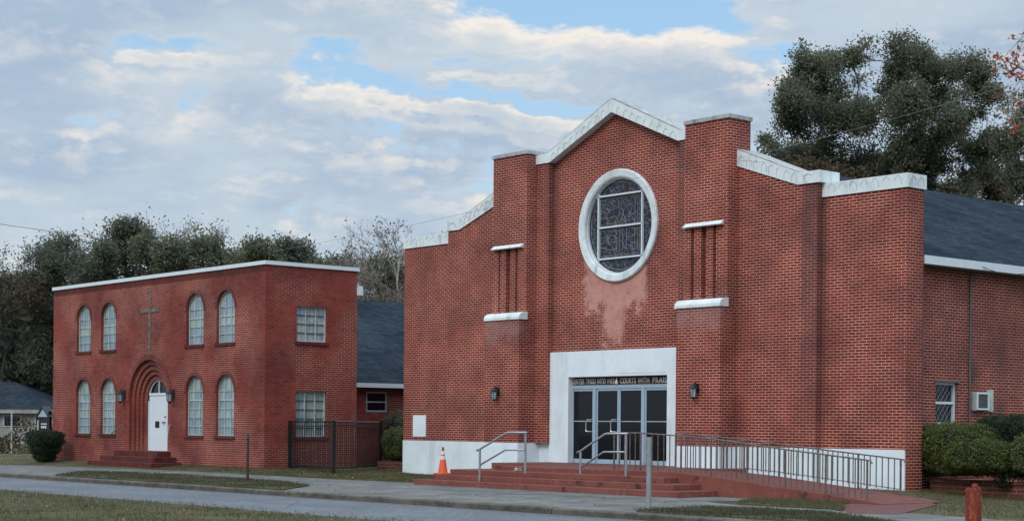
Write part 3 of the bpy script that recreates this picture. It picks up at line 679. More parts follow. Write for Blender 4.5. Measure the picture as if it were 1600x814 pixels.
# glass doors, frames proud of the recess
dy = .11
fr = MB(); 
fr.box(7.72, 11.72, dy-.04, dy+.08, 2.56, 2.66)                       # head rail
fr.box(7.72, 11.72, dy-.03, dy+.08, .46, .50)
for x in (7.745, 8.70, 10.6): fr.box(x-.045 if x > 8 else x-.03, x+.045, dy-.05, dy+.08, .46, 2.60)
fr.box(11.53, 11.64, dy-.05, dy+.08, .46, 2.60)
fr.build('door_frame', M['frame'], ch, bevel=.004)
doors = [(7.79, 8.65), (8.755, 9.64), (9.65, 10.555), (10.645, 11.52)]
for i, (a, b) in enumerate(doors):
    d = MB(); st = .075 if i else .03
    d.box(a, a+(.055 if i else .03), dy-.02, dy+.02, .5, 2.56); d.box(b-.055, b, dy-.02, dy+.02, .5, 2.56)
    d.box(a+.05, b-.05, dy-.02, dy+.02, .5, .62); d.box(a+.05, b-.05, dy-.02, dy+.02, 2.50, 2.56)
    do = d.build('glass_door', M['frame'], ch)
    MB().box(a+.03, b-.05, dy-.002, dy+.01, .62, 2.50).build('pane', M['darkglass'], do)
    MB().box(a+.05, b-.05, dy-.016, dy-.004, 1.655, 1.675).build('push_bar', M['steelframe'], do)
    if i in (0, 1):
        hx_ = b-.075; MB().tube([(hx_, dy-.02, 1.71), (hx_-.0, dy-.11, 1.71), (hx_-.12, dy-.11, 1.70), (hx_-.14, dy-.11, 1.66), (hx_-.14, dy-.11, 1.42), (hx_-.12, dy-.11, 1.38), (hx_, dy-.11, 1.38), (hx_, dy-.02, 1.38)], .014, 6).build('handle', M['chrome'], do)
# inscription board above the doors
ib = MB().box(7.74, 11.72, dy-.01, dy+.07, 2.665, 2.885).build('inscription_board', M['brownboard'], ch)
def text(body, x0, x1, y, zb, h, mat, parent, name='lettering', ext=.008, axis='x'):
    c = bpy.data.curves.new(name, 'FONT'); c.body = body; c.size = 1; c.extrude = ext; c.offset = .006; c.space_character = 1.12
    t = bpy.data.objects.new(name, c); COL.objects.link(t); bpy.context.view_layer.update()
    me = bpy.data.meshes.new_from_object(t.evaluated_get(bpy.context.evaluated_depsgraph_get())); bpy.data.objects.remove(t)
    n = len(me.vertices); a = np.zeros(n*3, np.float32); me.vertices.foreach_get('co', a); a = a.reshape(-1, 3)
    lo, hi = a.min(0), a.max(0)
    b = np.empty_like(a); b[:, 0] = x0+(a[:, 0]-lo[0])/(hi[0]-lo[0])*(x1-x0); b[:, 2] = zb+(a[:, 1]-lo[1])/(hi[1]-lo[1])*h; b[:, 1] = y-(a[:, 2])
    me.vertices.foreach_set('co', b.ravel()); me.update(); me.materials.append(mat)
    o = bpy.data.objects.new(name, me); COL.objects.link(o); o.parent = parent; return o
for w_, xa, xb in (('ENTER', 7.84, 8.26), ('THOU', 8.33, 8.71), ('INTO', 8.79, 9.11), ('HIS', 9.20, 9.47), ('COURTS', 9.68, 10.29), ('WITH', 10.37, 10.80), ('PRAISE', 10.93, 11.56)):
    text(w_, xa, xb, dy-.018, 2.695, .145, M['letter'], ib, ext=.008)
# small bulb holder over the doors
MB().lathe([(0, 2.67), (.035, 2.68), (.045, 2.72), (.03, 2.78), (.0, 2.885)], (9.59, dy-.06), 10).build('bulb_holder', M['paper'], ch)
MB().box(9.75, 11.60, -.104, -.1, 2.955, 2.962).build('hairline_crack', M['crack'], ch)
# white panel on the left wing
MB().box(.53, 1.18, -.03, 0, 1.16, 1.83).build('access_panel', M['white'], ch, bevel=.004)
# nave behind
NX0, NX1, NY0, NY1 = .35, W-.35, .63, 30.
sideholes = [[(y, z) for y, z in rect(1.62, 2.50, 1.25, 2.64)]]
MB().holed([(NY0, 0), (NY1, 0), (NY1, 5.35), (NY0, 5.35)], sideholes, 'x', NX1, -.25).build('side_wall', B, ch, uvoff=UV0)
MB().add([(NX0, NY0, 0), (NX0, NY1, 0), (NX0, NY1, 5.35), (NX0, NY0, 5.35)], [(0, 1, 2, 3)]).add([(NX0, NY1, 0), (NX1, NY1, 0), (NX1, NY1, 5.35), (CX, NY1, 9.2), (NX0, NY1, 5.35)], [(0, 1, 2, 3, 4)]).build('rear_walls', B, ch)
# roof: two pitched slabs
ov = .32; ze = 5.55; zr = 9.30
for sgn in (-1, 1):
    xe = CX+sgn*(W/2-.35+ov)
    MB().prism([(CX, zr), (xe, ze), (xe, ze-.05), (CX, zr-.06)], 'y', .63, 30.3).build('roof', M['shingle'], ch)
    MB().box(xe-.02*sgn, xe+.03*sgn, .68, 30.2, ze-.20, ze-.004).build('fascia', M['metalwhite'], ch)
    MB().box(xe-.02*sgn, xe-.34*sgn, .68, 30.1, ze-.23, ze-.19).build('soffit', M['conduit'], ch)
# side window with diamond grille
swf = MB(); X_ = NX1-.10
swf.box(X_-.03, X_+.03, 1.62, 1.67, 1.25, 2.64); swf.box(X_-.03, X_+.03, 2.43, 2.50, 1.25, 2.64); swf.box(X_-.03, X_+.03, 1.67, 2.43, 2.58, 2.64)
swf.box(X_-.03, X_+.04, 1.67, 2.43, 2.12, 2.18); swf.box(X_-.03, X_+.04, 1.67, 2.43, 1.62, 1.69)
sw = swf.build('side_window', M['metalwhite'], ch)
MB().box(X_-.05, X_-.035, 1.62, 2.5, 1.25, 2.64).build('pane', M['darkglass'], sw)
gr = MB()
for z0, z1 in ((2.18, 2.58), (1.69, 2.12), (1.25, 1.62)):
    for k_ in range(4):
        ya = 1.72+.17*k_; zm = (z0+z1)/2
        gr.tube([(X_+.05, ya, z0+.02), (X_+.05, ya+.17, zm), (X_+.05, ya, z1-.02)], .0028, 4); gr.tube([(X_+.05, ya+.17, z0+.02), (X_+.05, ya, zm), (X_+.05, ya+.17, z1-.02)], .0028, 4)
gr.build('diamond_grille', M['steelframe'], sw)
MB().box(NX1-.02, NX1+.03, 1.55, 2.56, 2.64, 2.68).build('window_lintel', M['conduit'], ch)
local(ch)

# through-wall air conditioner, conduit
ac = empty('air_conditioner', (NX1, 3.4, 1.98), 'small grey window air conditioner in the church side wall above the hedge', 'air conditioner')
MB().box(NX1-.2, NX1+.10, 3.05, 3.62, 1.98, 2.43).build('case', M['acgrey'], ac, bevel=.01)
MB().box(NX1+.10, NX1+.112, 3.18, 3.58, 2.04, 2.38).build('coil_grille', M['acdark'], ac)
MB().box(NX1-.05, NX1+.05, 3.70, 3.92, 1.97, 2.5).build('side_board', M['steelframe'], ac)
f_ = MB(); f_.box(NX1+.095, NX1+.125, 3.14, 3.18, 2.0, 2.42); f_.box(NX1+.095, NX1+.125, 3.6, 3.64, 2.0, 2.42); f_.box(NX1+.095, NX1+.125, 3.18, 3.6, 2.38, 2.42); f_.box(NX1+.095, NX1+.125, 3.18, 3.6, 2.0, 2.04)
f_.build('frame', M['metalwhite'], ac); local(ac)
cd = MB().tube([(NX1+.04, 2.95, 1.2), (NX1+.04, 2.95, 5.2), (NX1+.2, 2.98, 5.42)], .024, 8).tube([(NX1+.03, 3.02, 1.75), (NX1+.03, 3.12, 2.6), (NX1+.03, 3.0, 3.4), (NX1+.03, 2.98, 5.1)], .008, 5).build('electric_conduit', M['conduit'])
tag(cd, 'thin grey electric conduit running up the church side wall to the eave', 'conduit')

# ------------------------------------------------------------------ wall lanterns
def lantern(x, y, z, label, k=1.):
    l = empty('wall_lantern', (x, y, z), label, 'lantern', 'dark lanterns beside the doors')
    MB().box(x-.05*k, x+.05*k, y-.02, y, z-.06*k, z+.16*k).build('back_plate', M['lantern'], l, bevel=.006)
    MB().tube([(x, y-.01, z+.10*k), (x, y-.07*k, z+.17*k), (x, y-.13*k, z+.15*k)], .012*k, 6).build('arm', M['lantern'], l)
    c = (x, y-.13*k)
    MB().lathe([(.0, z+.16*k), (.025*k, z+.15*k), (.10*k, z+.07*k), (.105*k, z+.055*k), (.08*k, z+.05*k)], c, 8).build('hood', M['lantern'], l)
    MB().lathe([(.075*k, z+.05*k), (.055*k, z-.14*k)], c, 6).build('glass', M['curtain'], l)
    cg_ = MB()
    for i in range(6):
        a = 2*math.pi*i/6; cg_.tube([(c[0]+.078*k*math.cos(a), c[1]+.078*k*math.sin(a), z+.05*k), (c[0]+.058*k*math.cos(a), c[1]+.058*k*math.sin(a), z-.15*k)], .008*k, 4)
    cg_.lathe([(.0, z-.2*k), (.03*k, z-.18*k), (.062*k, z-.15*k), (.05*k, z-.14*k)], c, 8).build('cage', M['lantern'], l); local(l)
lantern(5.62, -.82, 2.44, 'small dark lantern on the brick buttress left of the church glass doors', 1.15)
lantern(13.42, -.82, 2.44, 'small dark lantern on the brick buttress right of the church glass doors', 1.15)

# ------------------------------------------------------------------ entrance steps, landing and ramp
es = empty('entrance_steps', (12.5, -5, 0), 'wide red painted concrete steps and landing before the church doors', 'steps')
for (xa, xb, y0, z0, z1) in ((8.15, 17.50, -5.75, 0, .135), (8.38, 17.0, -5.35, .134, .265), (8.64, 16.3, -4.95, .264, .395)):
    MB().prism([(xa, y0), (xb, y0), (xb, -4.502), (16.0, -4.502), (16.0, -4.4), (9.95, -4.4), (9.95, -2.25), (7.9 if z0 > .2 else 8.2, -2.25) if False else (9.95, -.86), (xa, -.86)], 'z', z0, z1).build('step', M['redstep'], es, bevel=.012)
MB().prism([(9.9, -4.5), (16.12, -4.5), (16.12, -2.45), (14.6, -2.45), (14.6, -.3), (12.12, -.3), (12.12, .1), (7.0, .1), (7.0, -2.2), (9.9, -2.2)], 'z', .0, .505).build('landing', M['redstep'], es, bevel=.01)
local(es)
rp = MB(); n = 24
tops = [(16.12, .505), (17.3, .44), (18.33, .355), (19.42, .255), (20.5, .165), (21.5, .07), (21.9, .024)]
rp.prism([(16.12, 0)]+tops+[(21.9, 0)], 'y', -4.5, -2.45)
r_ = rp.build('ramp', M['redstep'], bevel=.01); tag(r_, 'long red concrete wheelchair ramp sloping down in front of the white plinth', 'ramp')

def railing(name, y, posts, feet, tops_, per, label, lower, hook=1, first_hook=False):
    o = empty(name, (posts[0], y, feet[0]), label, 'railing', 'thin brown railings along the ramp')
    mb = MB()
    mb.tube([(x, y, z) for x, z in zip(posts, tops_)]+([(posts[-1]+.08, y, tops_[-1]-.01), (posts[-1]+.12, y, tops_[-1]-.07)] if hook else []), .018, 6)
    mb.build('top_rail', M['iron'], o)
    if lower:
        MB().tube([(x, y, f+.13) for x, f in zip(posts[2:], feet[2:])], .010, 5).build('bottom_rail', M['iron'], o)
    for x, f, t in zip(posts, feet, tops_):
        MB().box(x-.016, x+.016, y-.016, y+.016, f-.03, t).build('post', M['iron'], o)
    for i in range(len(posts)-1):
        for k in range(1, per[i]+1):
            t = k/(per[i]+1); x = posts[i]+(posts[i+1]-posts[i])*t; f = feet[i]+(feet[i+1]-feet[i])*t; tp = tops_[i]+(tops_[i+1]-tops_[i])*t
            MB().box(x-.009, x+.009, y-.009, y+.009, f+(.09 if lower and i > 1 else .02), tp).build('baluster', M['iron'], o)
    local(o); return o
railing('ramp_railing', -4.38, [14.12, 15.0, 16.12, 17.2, 18.26, 19.33, 20.41, 21.47], [.505, .505, .505, .44, .355, .26, .17, .07], [1.375, 1.375, 1.33, 1.27, 1.17, 1.065, .975, .885],
        [4, 5, 6, 6, 6, 6, 6], 'front brown railing along the street side of the ramp and landing', False)
railing('ramp_railing', -2.62, [14.42, 15.96, 16.6, 17.65, 18.76, 19.87, 20.98], [.505, .505, .46, .40, .31, .22, .12], [1.38, 1.285, 1.25, 1.16, 1.06, .972, .883],
        [7, 4, 7, 7, 7, 6], 'rear brown railing along the church wall side of the ramp', True)
def stairrail(x, y0, label, xl, zf):
    o = empty('stair_handrail', (x, y0, zf), label, 'handrail', 'steel handrails on the entrance steps')
    st = M['steel']; a = Vector((xl[0], y0, zf)); x0, x1, x2 = xl
    MB().tube([(x0-.12, y0, .90), (x0, y0, .935), (x1, y0, 1.34), (x1+.1, y0, 1.355), (x2+.05, y0, 1.36)], .026, 8).build('top_rail', st, o, smooth=True)
    MB().tube([(x0, y0, .54), (x1-.03, y0, .93), (x2, y0, .94)], .022, 8).build('mid_rail', st, o, smooth=True)
    MB().tube([(x0, y0, zf-.02), (x0, y0, .93)], .028, 8).build('post', st, o)
    MB().tube([(x2, y0, .38), (x2, y0, 1.35)], .028, 8).build('post', st, o)
    local(o)
stairrail(10.4, -5.42, 'steel handrail standing on the left part of the red steps', (10.42, 11.42, 12.14), .13)
stairrail(13.5, -4.88, 'steel handrail on the red steps next to the ramp railing', (13.5, 14.32, 15.03), .26)
# litter
lt = MB(); 
for k_ in range(7):
    a = random.uniform(0, 6); lt.add([(11.05+.11*math.cos(a+q_*1.57)+random.uniform(-.05, .05), -4.72+.07*math.sin(a+q_*1.57), .40+random.uniform(0, .1)) for q_ in range(4)], [(0, 1, 2, 3)])
tag(lt.build('crumpled_paper', M['paper'], normals=False), 'crumpled white paper lying on the red steps near the left handrail', 'litter')

# traffic cone
cn = empty('traffic_cone', (8.56, -5.15, .265), 'orange traffic cone with white bands on the left end of the red steps', 'traffic cone')
c = (8.56, -5.12); z0 = .268
MB().prism([(c[0]-.17, c[1]-.17), (c[0]+.17, c[1]-.17), (c[0]+.17, c[1]+.17), (c[0]-.17, c[1]+.17)], 'z', z0-.002, z0+.03).build('base', M['orange'], cn, bevel=.01)
def cr(t): return .125*(1-t)+.022*t
for nm, t0, t1, mt in (('body', 0, .52, M['orange']), ('band', .52, .66, M['conewhite']), ('body_ring', .66, .71, M['orange']), ('band', .71, .86, M['conewhite']), ('tip', .86, 1, M['rust'])):
    MB().lathe([(cr(t0), z0+.03+.66*t0), (cr(t1), z0+.03+.66*t1)]+([(0.0, z0+.70)] if t1 == 1 else []), c, 20).build(nm, mt, cn, smooth=True)
local(cn)

# ------------------------------------------------------------------ annex building
AX1, AX0, AY0, AY1 = -2.489, -17.47, -3.548, -.05; AC = -9.95
an = empty('annex_building', ((AX0+AX1)/2, -1.8, 0), 'two storey flat roofed red brick annex with arched windows and brick cross', 'building')
B2 = M['brick2']; AZ = 6.50
wx = [-14.96, -13.0, -6.85, -4.89]; holes = []
for xw in wx:
    holes.append(arch(xw-.56, xw+.56, 4.13, 5.27)); holes.append(arch(xw-.56, xw+.56, 1.12, 2.54))
rr_ = [1.42, 1.25, 1.08, .91, .74]; ZS = 2.28
holes.append(arch(AC-rr_[0], AC+rr_[0], .5, ZS, 24))
MB().holed(rect(AX0, AX1, 0, AZ), holes, 'y', AY0, .17).build('front_wall', B2, an, uvoff=(0, .03))
sh = [rect(-2.38, -1.24, 4.14, 5.27), rect(-2.40, -1.24, 1.12, 2.56)]
MB().holed([(AY0, 0), (AY1, 0), (AY1, AZ), (AY0, AZ)], sh, 'x', AX1, -.12).build('side_wall', B2, an, uvoff=(.1, .03))
MB().add([(AX0, AY0, 0), (AX0, AY1, 0), (AX0, AY1, AZ), (AX0, AY0, AZ)], [(0, 1, 2, 3)]).add([(AX0, AY1, 0), (AX1, AY1, 0), (AX1, AY1, AZ), (AX0, AY1, AZ)], [(0, 1, 2, 3)]).build('rear_wall', B2, an)
MB().box(AX0+.02, AX1-.02, AY0+.02, AY1-.02, AZ-.1, AZ-.02).build('flat_roof', M['cap'], an)
e = .05; cp = MB()
cp.box(AX0-e, AX1+e, AY0-e, AY0+.25, AZ, AZ+.12); cp.box(AX1-.25, AX1+e, AY0+.25, AY1+e, AZ, AZ+.12); cp.box(AX0-e, AX0+.25, AY0+.25, AY1+e, AZ, AZ+.12); cp.box(AX0+.25, AX1-.25, AY1-.25, AY1+e, AZ, AZ+.12)
cp.build('parapet_cap', M['metalwhite'], an)
# soldier course below the cap
MB().box(AX0+.01, AX1-.01, AY0-.004, AY0, AZ-.21, AZ-.002).build('soldier_course', M['brick_step'], an)
def archwin(xw, z0, zs, two):
    y = AY0+.12; o = MB().prism(arch(xw-.56, xw+.56, z0, zs), 'y', y+.02, y+.05).build('window', M['curtain'], an, uvoff=(-xw+.56, -z0))
    fr_ = MB(); r = .56
    pts = [(xw-r, y, z0), (xw-r, y, zs)]+[(xw+r*math.cos(math.pi-math.pi*i/14), y, zs+r*math.sin(math.pi-math.pi*i/14)) for i in range(1, 15)]+[(xw+r, y, z0), (xw-r, y, z0)]
    fr_.tube(pts, .022, 5)
    for sx in (-.187, .187):
        top = zs+math.sqrt(r*r-sx*sx); fr_.box(xw+sx-.011, xw+sx+.011, y-.015, y+.02, z0, top)
    fr_.build('frame', M['steelframe'], o)
    mu = MB(); nr = 6 if not two else 5
    zz = z0+.29
    k = 0
    while zz < zs+.12:
        th = .008 if abs(zz-(z0+.29*(4 if not two else 3))) > .05 else .019
        mu.box(xw-r+.02, xw+r-.02, y-.012-(th > .02)*.02, y+.02, zz-th, zz+th); zz += .29; k += 1
    mu.build('muntins', M['steelframe'], o)
    # brick sill and arched lintel ring
    MB().box(xw-r-.06, xw+r+.06, AY0-.05, AY0+.1, z0-.10, z0-.002).build('sill', M['brick_step'], o)
    rg = MB(); nn = 24
    for i in range(nn):
        a0 = math.pi*i/nn+.012; a1 = math.pi*(i+1)/nn-.012
        P4 = [(xw+q_*math.cos(a), zs+q_*math.sin(a)) for q_, a in ((r+.0, a0), (r+.12, a0), (r+.12, a1), (r+.0, a1))]
        rg.prism(P4, 'y', AY0-.022, AY0+.005)
    rg.build('arch_ring', M['brick_ring'], o)
for xw in wx: archwin(xw, 4.13, 5.27, True); archwin(xw, 1.12, 2.54, False)
def sqwin(y0, y1, z0, z1, rows):
    x = AX1-.09; o = MB().box(x-.05, x-.03, y0, y1, z0, z1).build('window', M['curtain'], an)
    f_ = MB(); t = .03
    f_.box(x-.03, x+.02, y0, y0+t, z0, z1); f_.box(x-.03, x+.02, y1-t-.02, y1, z0, z1); f_.box(x-.03, x+.02, y0+t, y1-t, z1-t, z1); f_.box(x-.03, x+.02, y0+t, y1-t, z0, z0+t)
    for k in (1, 2): ym = y0+(y1-y0)*k/3; f_.box(x-.03, x+.012, ym-.016, ym+.016, z0+t, z1-t)
    f_.build('frame', M['steelframe'], o); g_ = MB()
    for k in range(1, rows): zm = z0+(z1-z0)*k/rows; g_.box(x-.03, x+.006, y0+t, y1-t, zm-.010, zm+.010)
    g_.build('muntins', M['conduit'], o)
    MB().box(AX1-.1, AX1+.05, y0-.06, y1+.06, z0-.10, z0-.002).build('sill', M['brick_step'], o)
sqwin(-2.38, -1.24, 4.14, 5.27, 4); sqwin(-2.40, -1.24, 1.12, 2.56, 5)
# doorway: five receding arched brick rings, outer ring proud of the wall
rg = MB(); nn = 40
for i in range(nn):
    a0 = math.pi*i/nn+.006; a1 = math.pi*(i+1)/nn-.006
    rg.prism([(AC+q_*math.cos(a), ZS+q_*math.sin(a)) for q_, a in ((1.42, a0), (1.60, a0), (1.60, a1), (1.42, a1))], 'y', AY0-.04, AY0+.01)
dw = rg.build('doorway_arch', M['brick_ring'], an)
for k in range(len(rr_)-1):
    y0 = AY0+.075*(k)+.02; r1, r0 = rr_[k], rr_[k+1]
    out = arch(AC-r1, AC+r1, .5, ZS, 28); inn = arch(AC-r0, AC+r0, .5, ZS, 28)
    o_ = MB(); n_ = len(out)
    v = [(p[0], y0+.075, p[1]) for p in out]+[(p[0], y0+.075, p[1]) for p in inn]+[(p[0], y0+.16, p[1]) for p in inn]
    f = []
    for i in range(1, n_):
        j = (i+1) % n_
        f += [(i, j, n_+j, n_+i), (n_+i, n_+j, 2*n_+j, 2*n_+i)]
    o_.add(v, f).build('jamb_ring', B2, dw, uvoff=(0, .03))
yd = AY0+.40
dd = MB().box(AC-.70, AC+.70, yd, yd+.05, .55, 2.50).build('door', M['doorwhite'], an)
pn = MB()
for k in range(1, 7): pn.box(AC-.70+.2*k-.006, AC-.70+.2*k+.006, yd-.004, yd-.001, .75, 2.35)
pn.build('board_joints', M['metalwhite'], dd)
MB().box(AC-.25, AC+.02, yd-.02, yd, 1.36, 1.58).build('notice', M['lantern'], dd)
MB().tube([(AC+.45, yd-.01, 1.55), (AC+.45, yd-.05, 1.54), (AC+.28, yd-.05, 1.53)], .018, 6).lathe([(.0, 1.70), (.025, 1.71), (.025, 1.75), (.0, 1.76)], (AC+.45, yd-.02), 8).build('handle', M['lantern'], dd)
fr_ = MB(); fr_.box(AC-.75, AC-.69, yd-.03, yd+.02, .5, ZS); fr_.box(AC+.69, AC+.75, yd-.03, yd+.02, .5, ZS); fr_.box(AC-.69, AC+.69, yd-.03, yd+.02, 2.48, 2.56)
fr_.tube([(AC+.715*math.cos(t), yd, ZS+.715*math.sin(t)) for t in np.linspace(.35, math.pi-.35, 20)], .03, 5); fr_.box(AC-.02, AC+.02, yd-.02, yd+.02, 2.56, ZS+.70)
fr_.build('door_frame', M['doorwhite'], an)
MB().prism([(AC+.72*math.cos(t), ZS+.72*math.sin(t)) for t in np.linspace(0, math.pi, 20)], 'y', yd+.03, yd+.05).build('fanlight', M['darkglass'], an)
# cross of darker header bricks set proud
M['crossstone'] = plain('grey_cross_brick', (.16, .115, .095), .9, var=.5, scale=9)
cr_ = MB()
z = 4.07
while z < 6.02:
    cr_.box(AC-.06+.0, AC+.11, AY0-.022, AY0, z, z+.165); z += .175
for k in range(-4, 4):
    cr_.box(AC+.025+k*.165+.005, AC+.025+(k+1)*.165-.005, AY0-.027, AY0, 5.33, 5.50)
cr_.build('brick_cross', M['crossstone'], an)
# little vent box at the rear corner
MB().box(AX1+.0, AX1+.14, AY1-.02, AY1+.12, 5.72, 6.02).build('vent_box', M['metalwhite'], an)
# rear wing with shingled roof
RX = -5.0
MB().holed([(AY1, 0), (22, 0), (22, 2.96), (AY1, 2.96)], [rect(2.13, 3.02, 1.97, 2.66)], 'x', RX, -.1).build('rear_wing_wall', B2, an)
MB().add([(-16, 22, 0), (RX, 22, 0), (RX, 22, 2.96), (-10, 22, 6.2), (-16, 22, 2.9)], [(0, 1, 2, 3, 4)]).build('rear_wing_end', B2, an)
MB().prism([(RX+.35, 2.93), (-9.6, 6.22), (-9.6, 6.12), (RX+.35, 2.83)], 'y', AY1+.002, 22.4).prism([(-14.6, 2.93), (-9.6, 6.22), (-9.6, 6.12), (-14.6, 2.83)], 'y', AY1+.002, 22.4).build('rear_wing_roof', M['shingle'], an)
MB().box(RX+.33, RX+.38, AY1+.05, 22.2, 2.80, 2.95).build('fascia', M['metalwhite'], an)
ww_ = MB(); xq = RX-.05; ww_.box(xq-.02, xq+.03, 2.13, 2.18, 1.97, 2.66); ww_.box(xq-.02, xq+.03, 2.97, 3.02, 1.97, 2.66); ww_.box(xq-.02, xq+.03, 2.18, 2.97, 2.61, 2.66); ww_.box(xq-.02, xq+.03, 2.18, 2.97, 1.97, 2.02); ww_.box(xq-.02, xq+.03, 2.18, 2.97, 2.29, 2.33)
wq = ww_.build('rear_window', M['frame'], an); MB().box(xq-.05, xq-.03, 2.13, 3.02, 1.97, 2.66).build('pane', M['darkglass'], wq)
local(an)
# brick steps to the annex door
bs = empty('brick_steps', (AC, AY0-.6, 0), 'three dark red brick steps leading to the white arched annex door', 'steps')
for (hw, d_, z0, z1) in ((2.3, 1.15, 0, .19), (1.95, .85, .188, .37), (1.55, .52, .368, .55)):
    MB().box(AC-hw, AC+hw, AY0-d_, AY0-.002, z0, z1).build('step', M['brick_step'], bs, bevel=.008)
MB().box(AC-.85, AC+.85, AY0+.0, AY0+.5, .3, .552).build('threshold', M['brick_step'], bs)
local(bs)
lantern(-11.72, AY0, 2.46, 'dark lantern on the annex wall left of the arched doorway', 1.35)
lantern(-8.2, AY0, 2.44, 'dark lantern on the annex wall right of the arched doorway', 1.35)
for xs_, dx, lab, mt in ((-11.9, -.0, 'short brown wall handrail left of the annex doorway', M['iron']), (-8.35, 0, 'short pale wall handrail right of the annex doorway', M['steel'])):
    sg = -1 if xs_ < AC else 1; xs_ = AC+sg*1.66
    h = MB().tube([(xs_, AY0, 1.45), (xs_, AY0-.08, 1.46), (xs_, AY0-.12, 1.44), (xs_+sg*.42, AY0-.42, 1.08), (xs_+sg*.46, AY0-.42, 1.03)], .018, 6).tube([(xs_+sg*.3, AY0, 1.1), (xs_+sg*.3, AY0-.3, 1.22)], .012, 5).build('wall_handrail', mt)
    tag(h, lab, 'handrail')

# ------------------------------------------------------------------ fence between the buildings
fe = empty('iron_fence', (-1.2, -2.65, .1), 'black iron picket fence closing the gap between annex and church', 'fence')
def fencerun(p0, p1, n, h0=.16, h1=1.60):
    a = Vector((p0[0], p0[1], 0)); b = Vector((p1[0], p1[1], 0)); rl_ = MB()
    for z in (h0+.05, h1-.0): rl_.tube([(a.x, a.y, z), (b.x, b.y, z)], .022, 4)
    rl_.tube([(a.x, a.y, h1-.14), (b.x, b.y, h1-.14)], .014, 4)
    rl_.build('rail', M['blackiron'], fe)
    for i in range(1, n):
        p = a.lerp(b, i/n); MB().box(p.x-.009, p.x+.009, p.y-.009, p.y+.009, h0, h1).build('picket', M['blackiron'], fe)
for p in ((-2.40, -2.65), (0, -2.65), (-1.65, .3)):
    MB().box(p[0]-.05, p[0]+.05, p[1]-.05, p[1]+.05, .0, 1.63).build('post', M['blackiron'], fe)
fencerun((-2.40, -2.65), (0, -2.65), 24); fencerun((0, -2.65), (-1.65, .3), 26)
local(fe)

# ------------------------------------------------------------------ foliage helpers
def hedge(name, lobes, n, size, mat, label, cat='hedge', group=None, core=.80, base=None):
    """lobes: (cx,cy,cz, rx,ry,rz) clipped bush forms; leaves crowd the outer shell, twigs fill the inside"""
    L = np.array(lobes, float); c0 = L[:, :3].mean(0)
    o = empty(name, (c0[0], c0[1], 0), label, cat, group)
    bm = bmesh.new()
    for l in L:
        r = bmesh.ops.create_icosphere(bm, subdivisions=3, radius=1)
        for v in r['verts']:
            d = v.co.copy(); k = core*(1+.06*math.sin(7*d.x+3*d.z)+.05*math.sin(9*d.y+5*d.z)); e = .72
            s_ = [math.copysign(abs(q_)**e, q_) for q_ in d]; v.co = Vector((l[0]+l[3]*k*s_[0], l[1]+l[4]*k*s_[1], l[2]+l[5]*k*s_[2]))
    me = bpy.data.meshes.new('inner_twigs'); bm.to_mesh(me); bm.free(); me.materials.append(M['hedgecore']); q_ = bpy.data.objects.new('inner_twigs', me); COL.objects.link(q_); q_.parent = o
    P = []; vol = (L[:, 3]*L[:, 4]*L[:, 5])**(2/3); vol /= vol.sum()
    for l, w in zip(L, vol):
        k = int(n*w); d = rng.normal(0, 1, (k, 3)); d /= np.linalg.norm(d, axis=1)[:, None]
        lump = 1+.05*np.sin(d[:, 0]*11+l[0]*3)+.05*np.sin(d[:, 1]*13+d[:, 2]*9)
        s_ = np.sign(d)*np.abs(d)**.74; rad = (rng.uniform(.84, 1.02, k)*lump)[:, None]
        P.append(l[:3]+s_*rad*l[3:])
    P = np.vstack(P); P = P[P[:, 2] > .05]
    rawmesh('leaves', leafquads(P, size), 4, len(P), mat, o)
    local(o); return o
# topiary
hedge('topiary_bush', [(-16.1, -4.5, .34, .42, .40, .30), (-16.1, -4.5, .62, .60, .54, .34), (-16.1, -4.5, .90, .74, .64, .32)], 22000, .024, M['hedgedark'], 'dark clipped cup-shaped bush before the left end of the annex', 'bush')
# left planter + hedge (beside the church's left corner)
M_ = MB(); M_.box(-1.45, -.02, .05, .25, 0, .36); M_.box(-1.45, -1.25, .25, 2.6, 0, .36); pl_ = empty('brick_planter', (-.7, 1.3, 0), 'low brick planter under the hedge at the church left corner', 'planter', 'low brick planters')
M_.build('wall', M['brick_planter'], pl_); MB().box(-1.3, -.02, .2, 2.6, 0, .30).build('soil', M['soil'], pl_); local(pl_)
hedge('hedge', [(-.95, 1.0, .92, .95, .85, .55), (-.4, 1.1, 1.02, .6, .8, .48), (-1.5, 1.0, .78, .42, .5, .42)], 45000, .024, M['hedgeyel'], 'clipped green hedge in the planter at the church left corner', 'hedge')
hedge('loose_shrub', [(-3.2, 2.6, 1.1, 1.0, .8, .95), (-2.2, 3.0, 1.2, .8, .8, .85)], 9000, .04, M['paleleaf'], 'loose brownish shrub behind the iron fence below the rear window', 'shrub', core=.8)
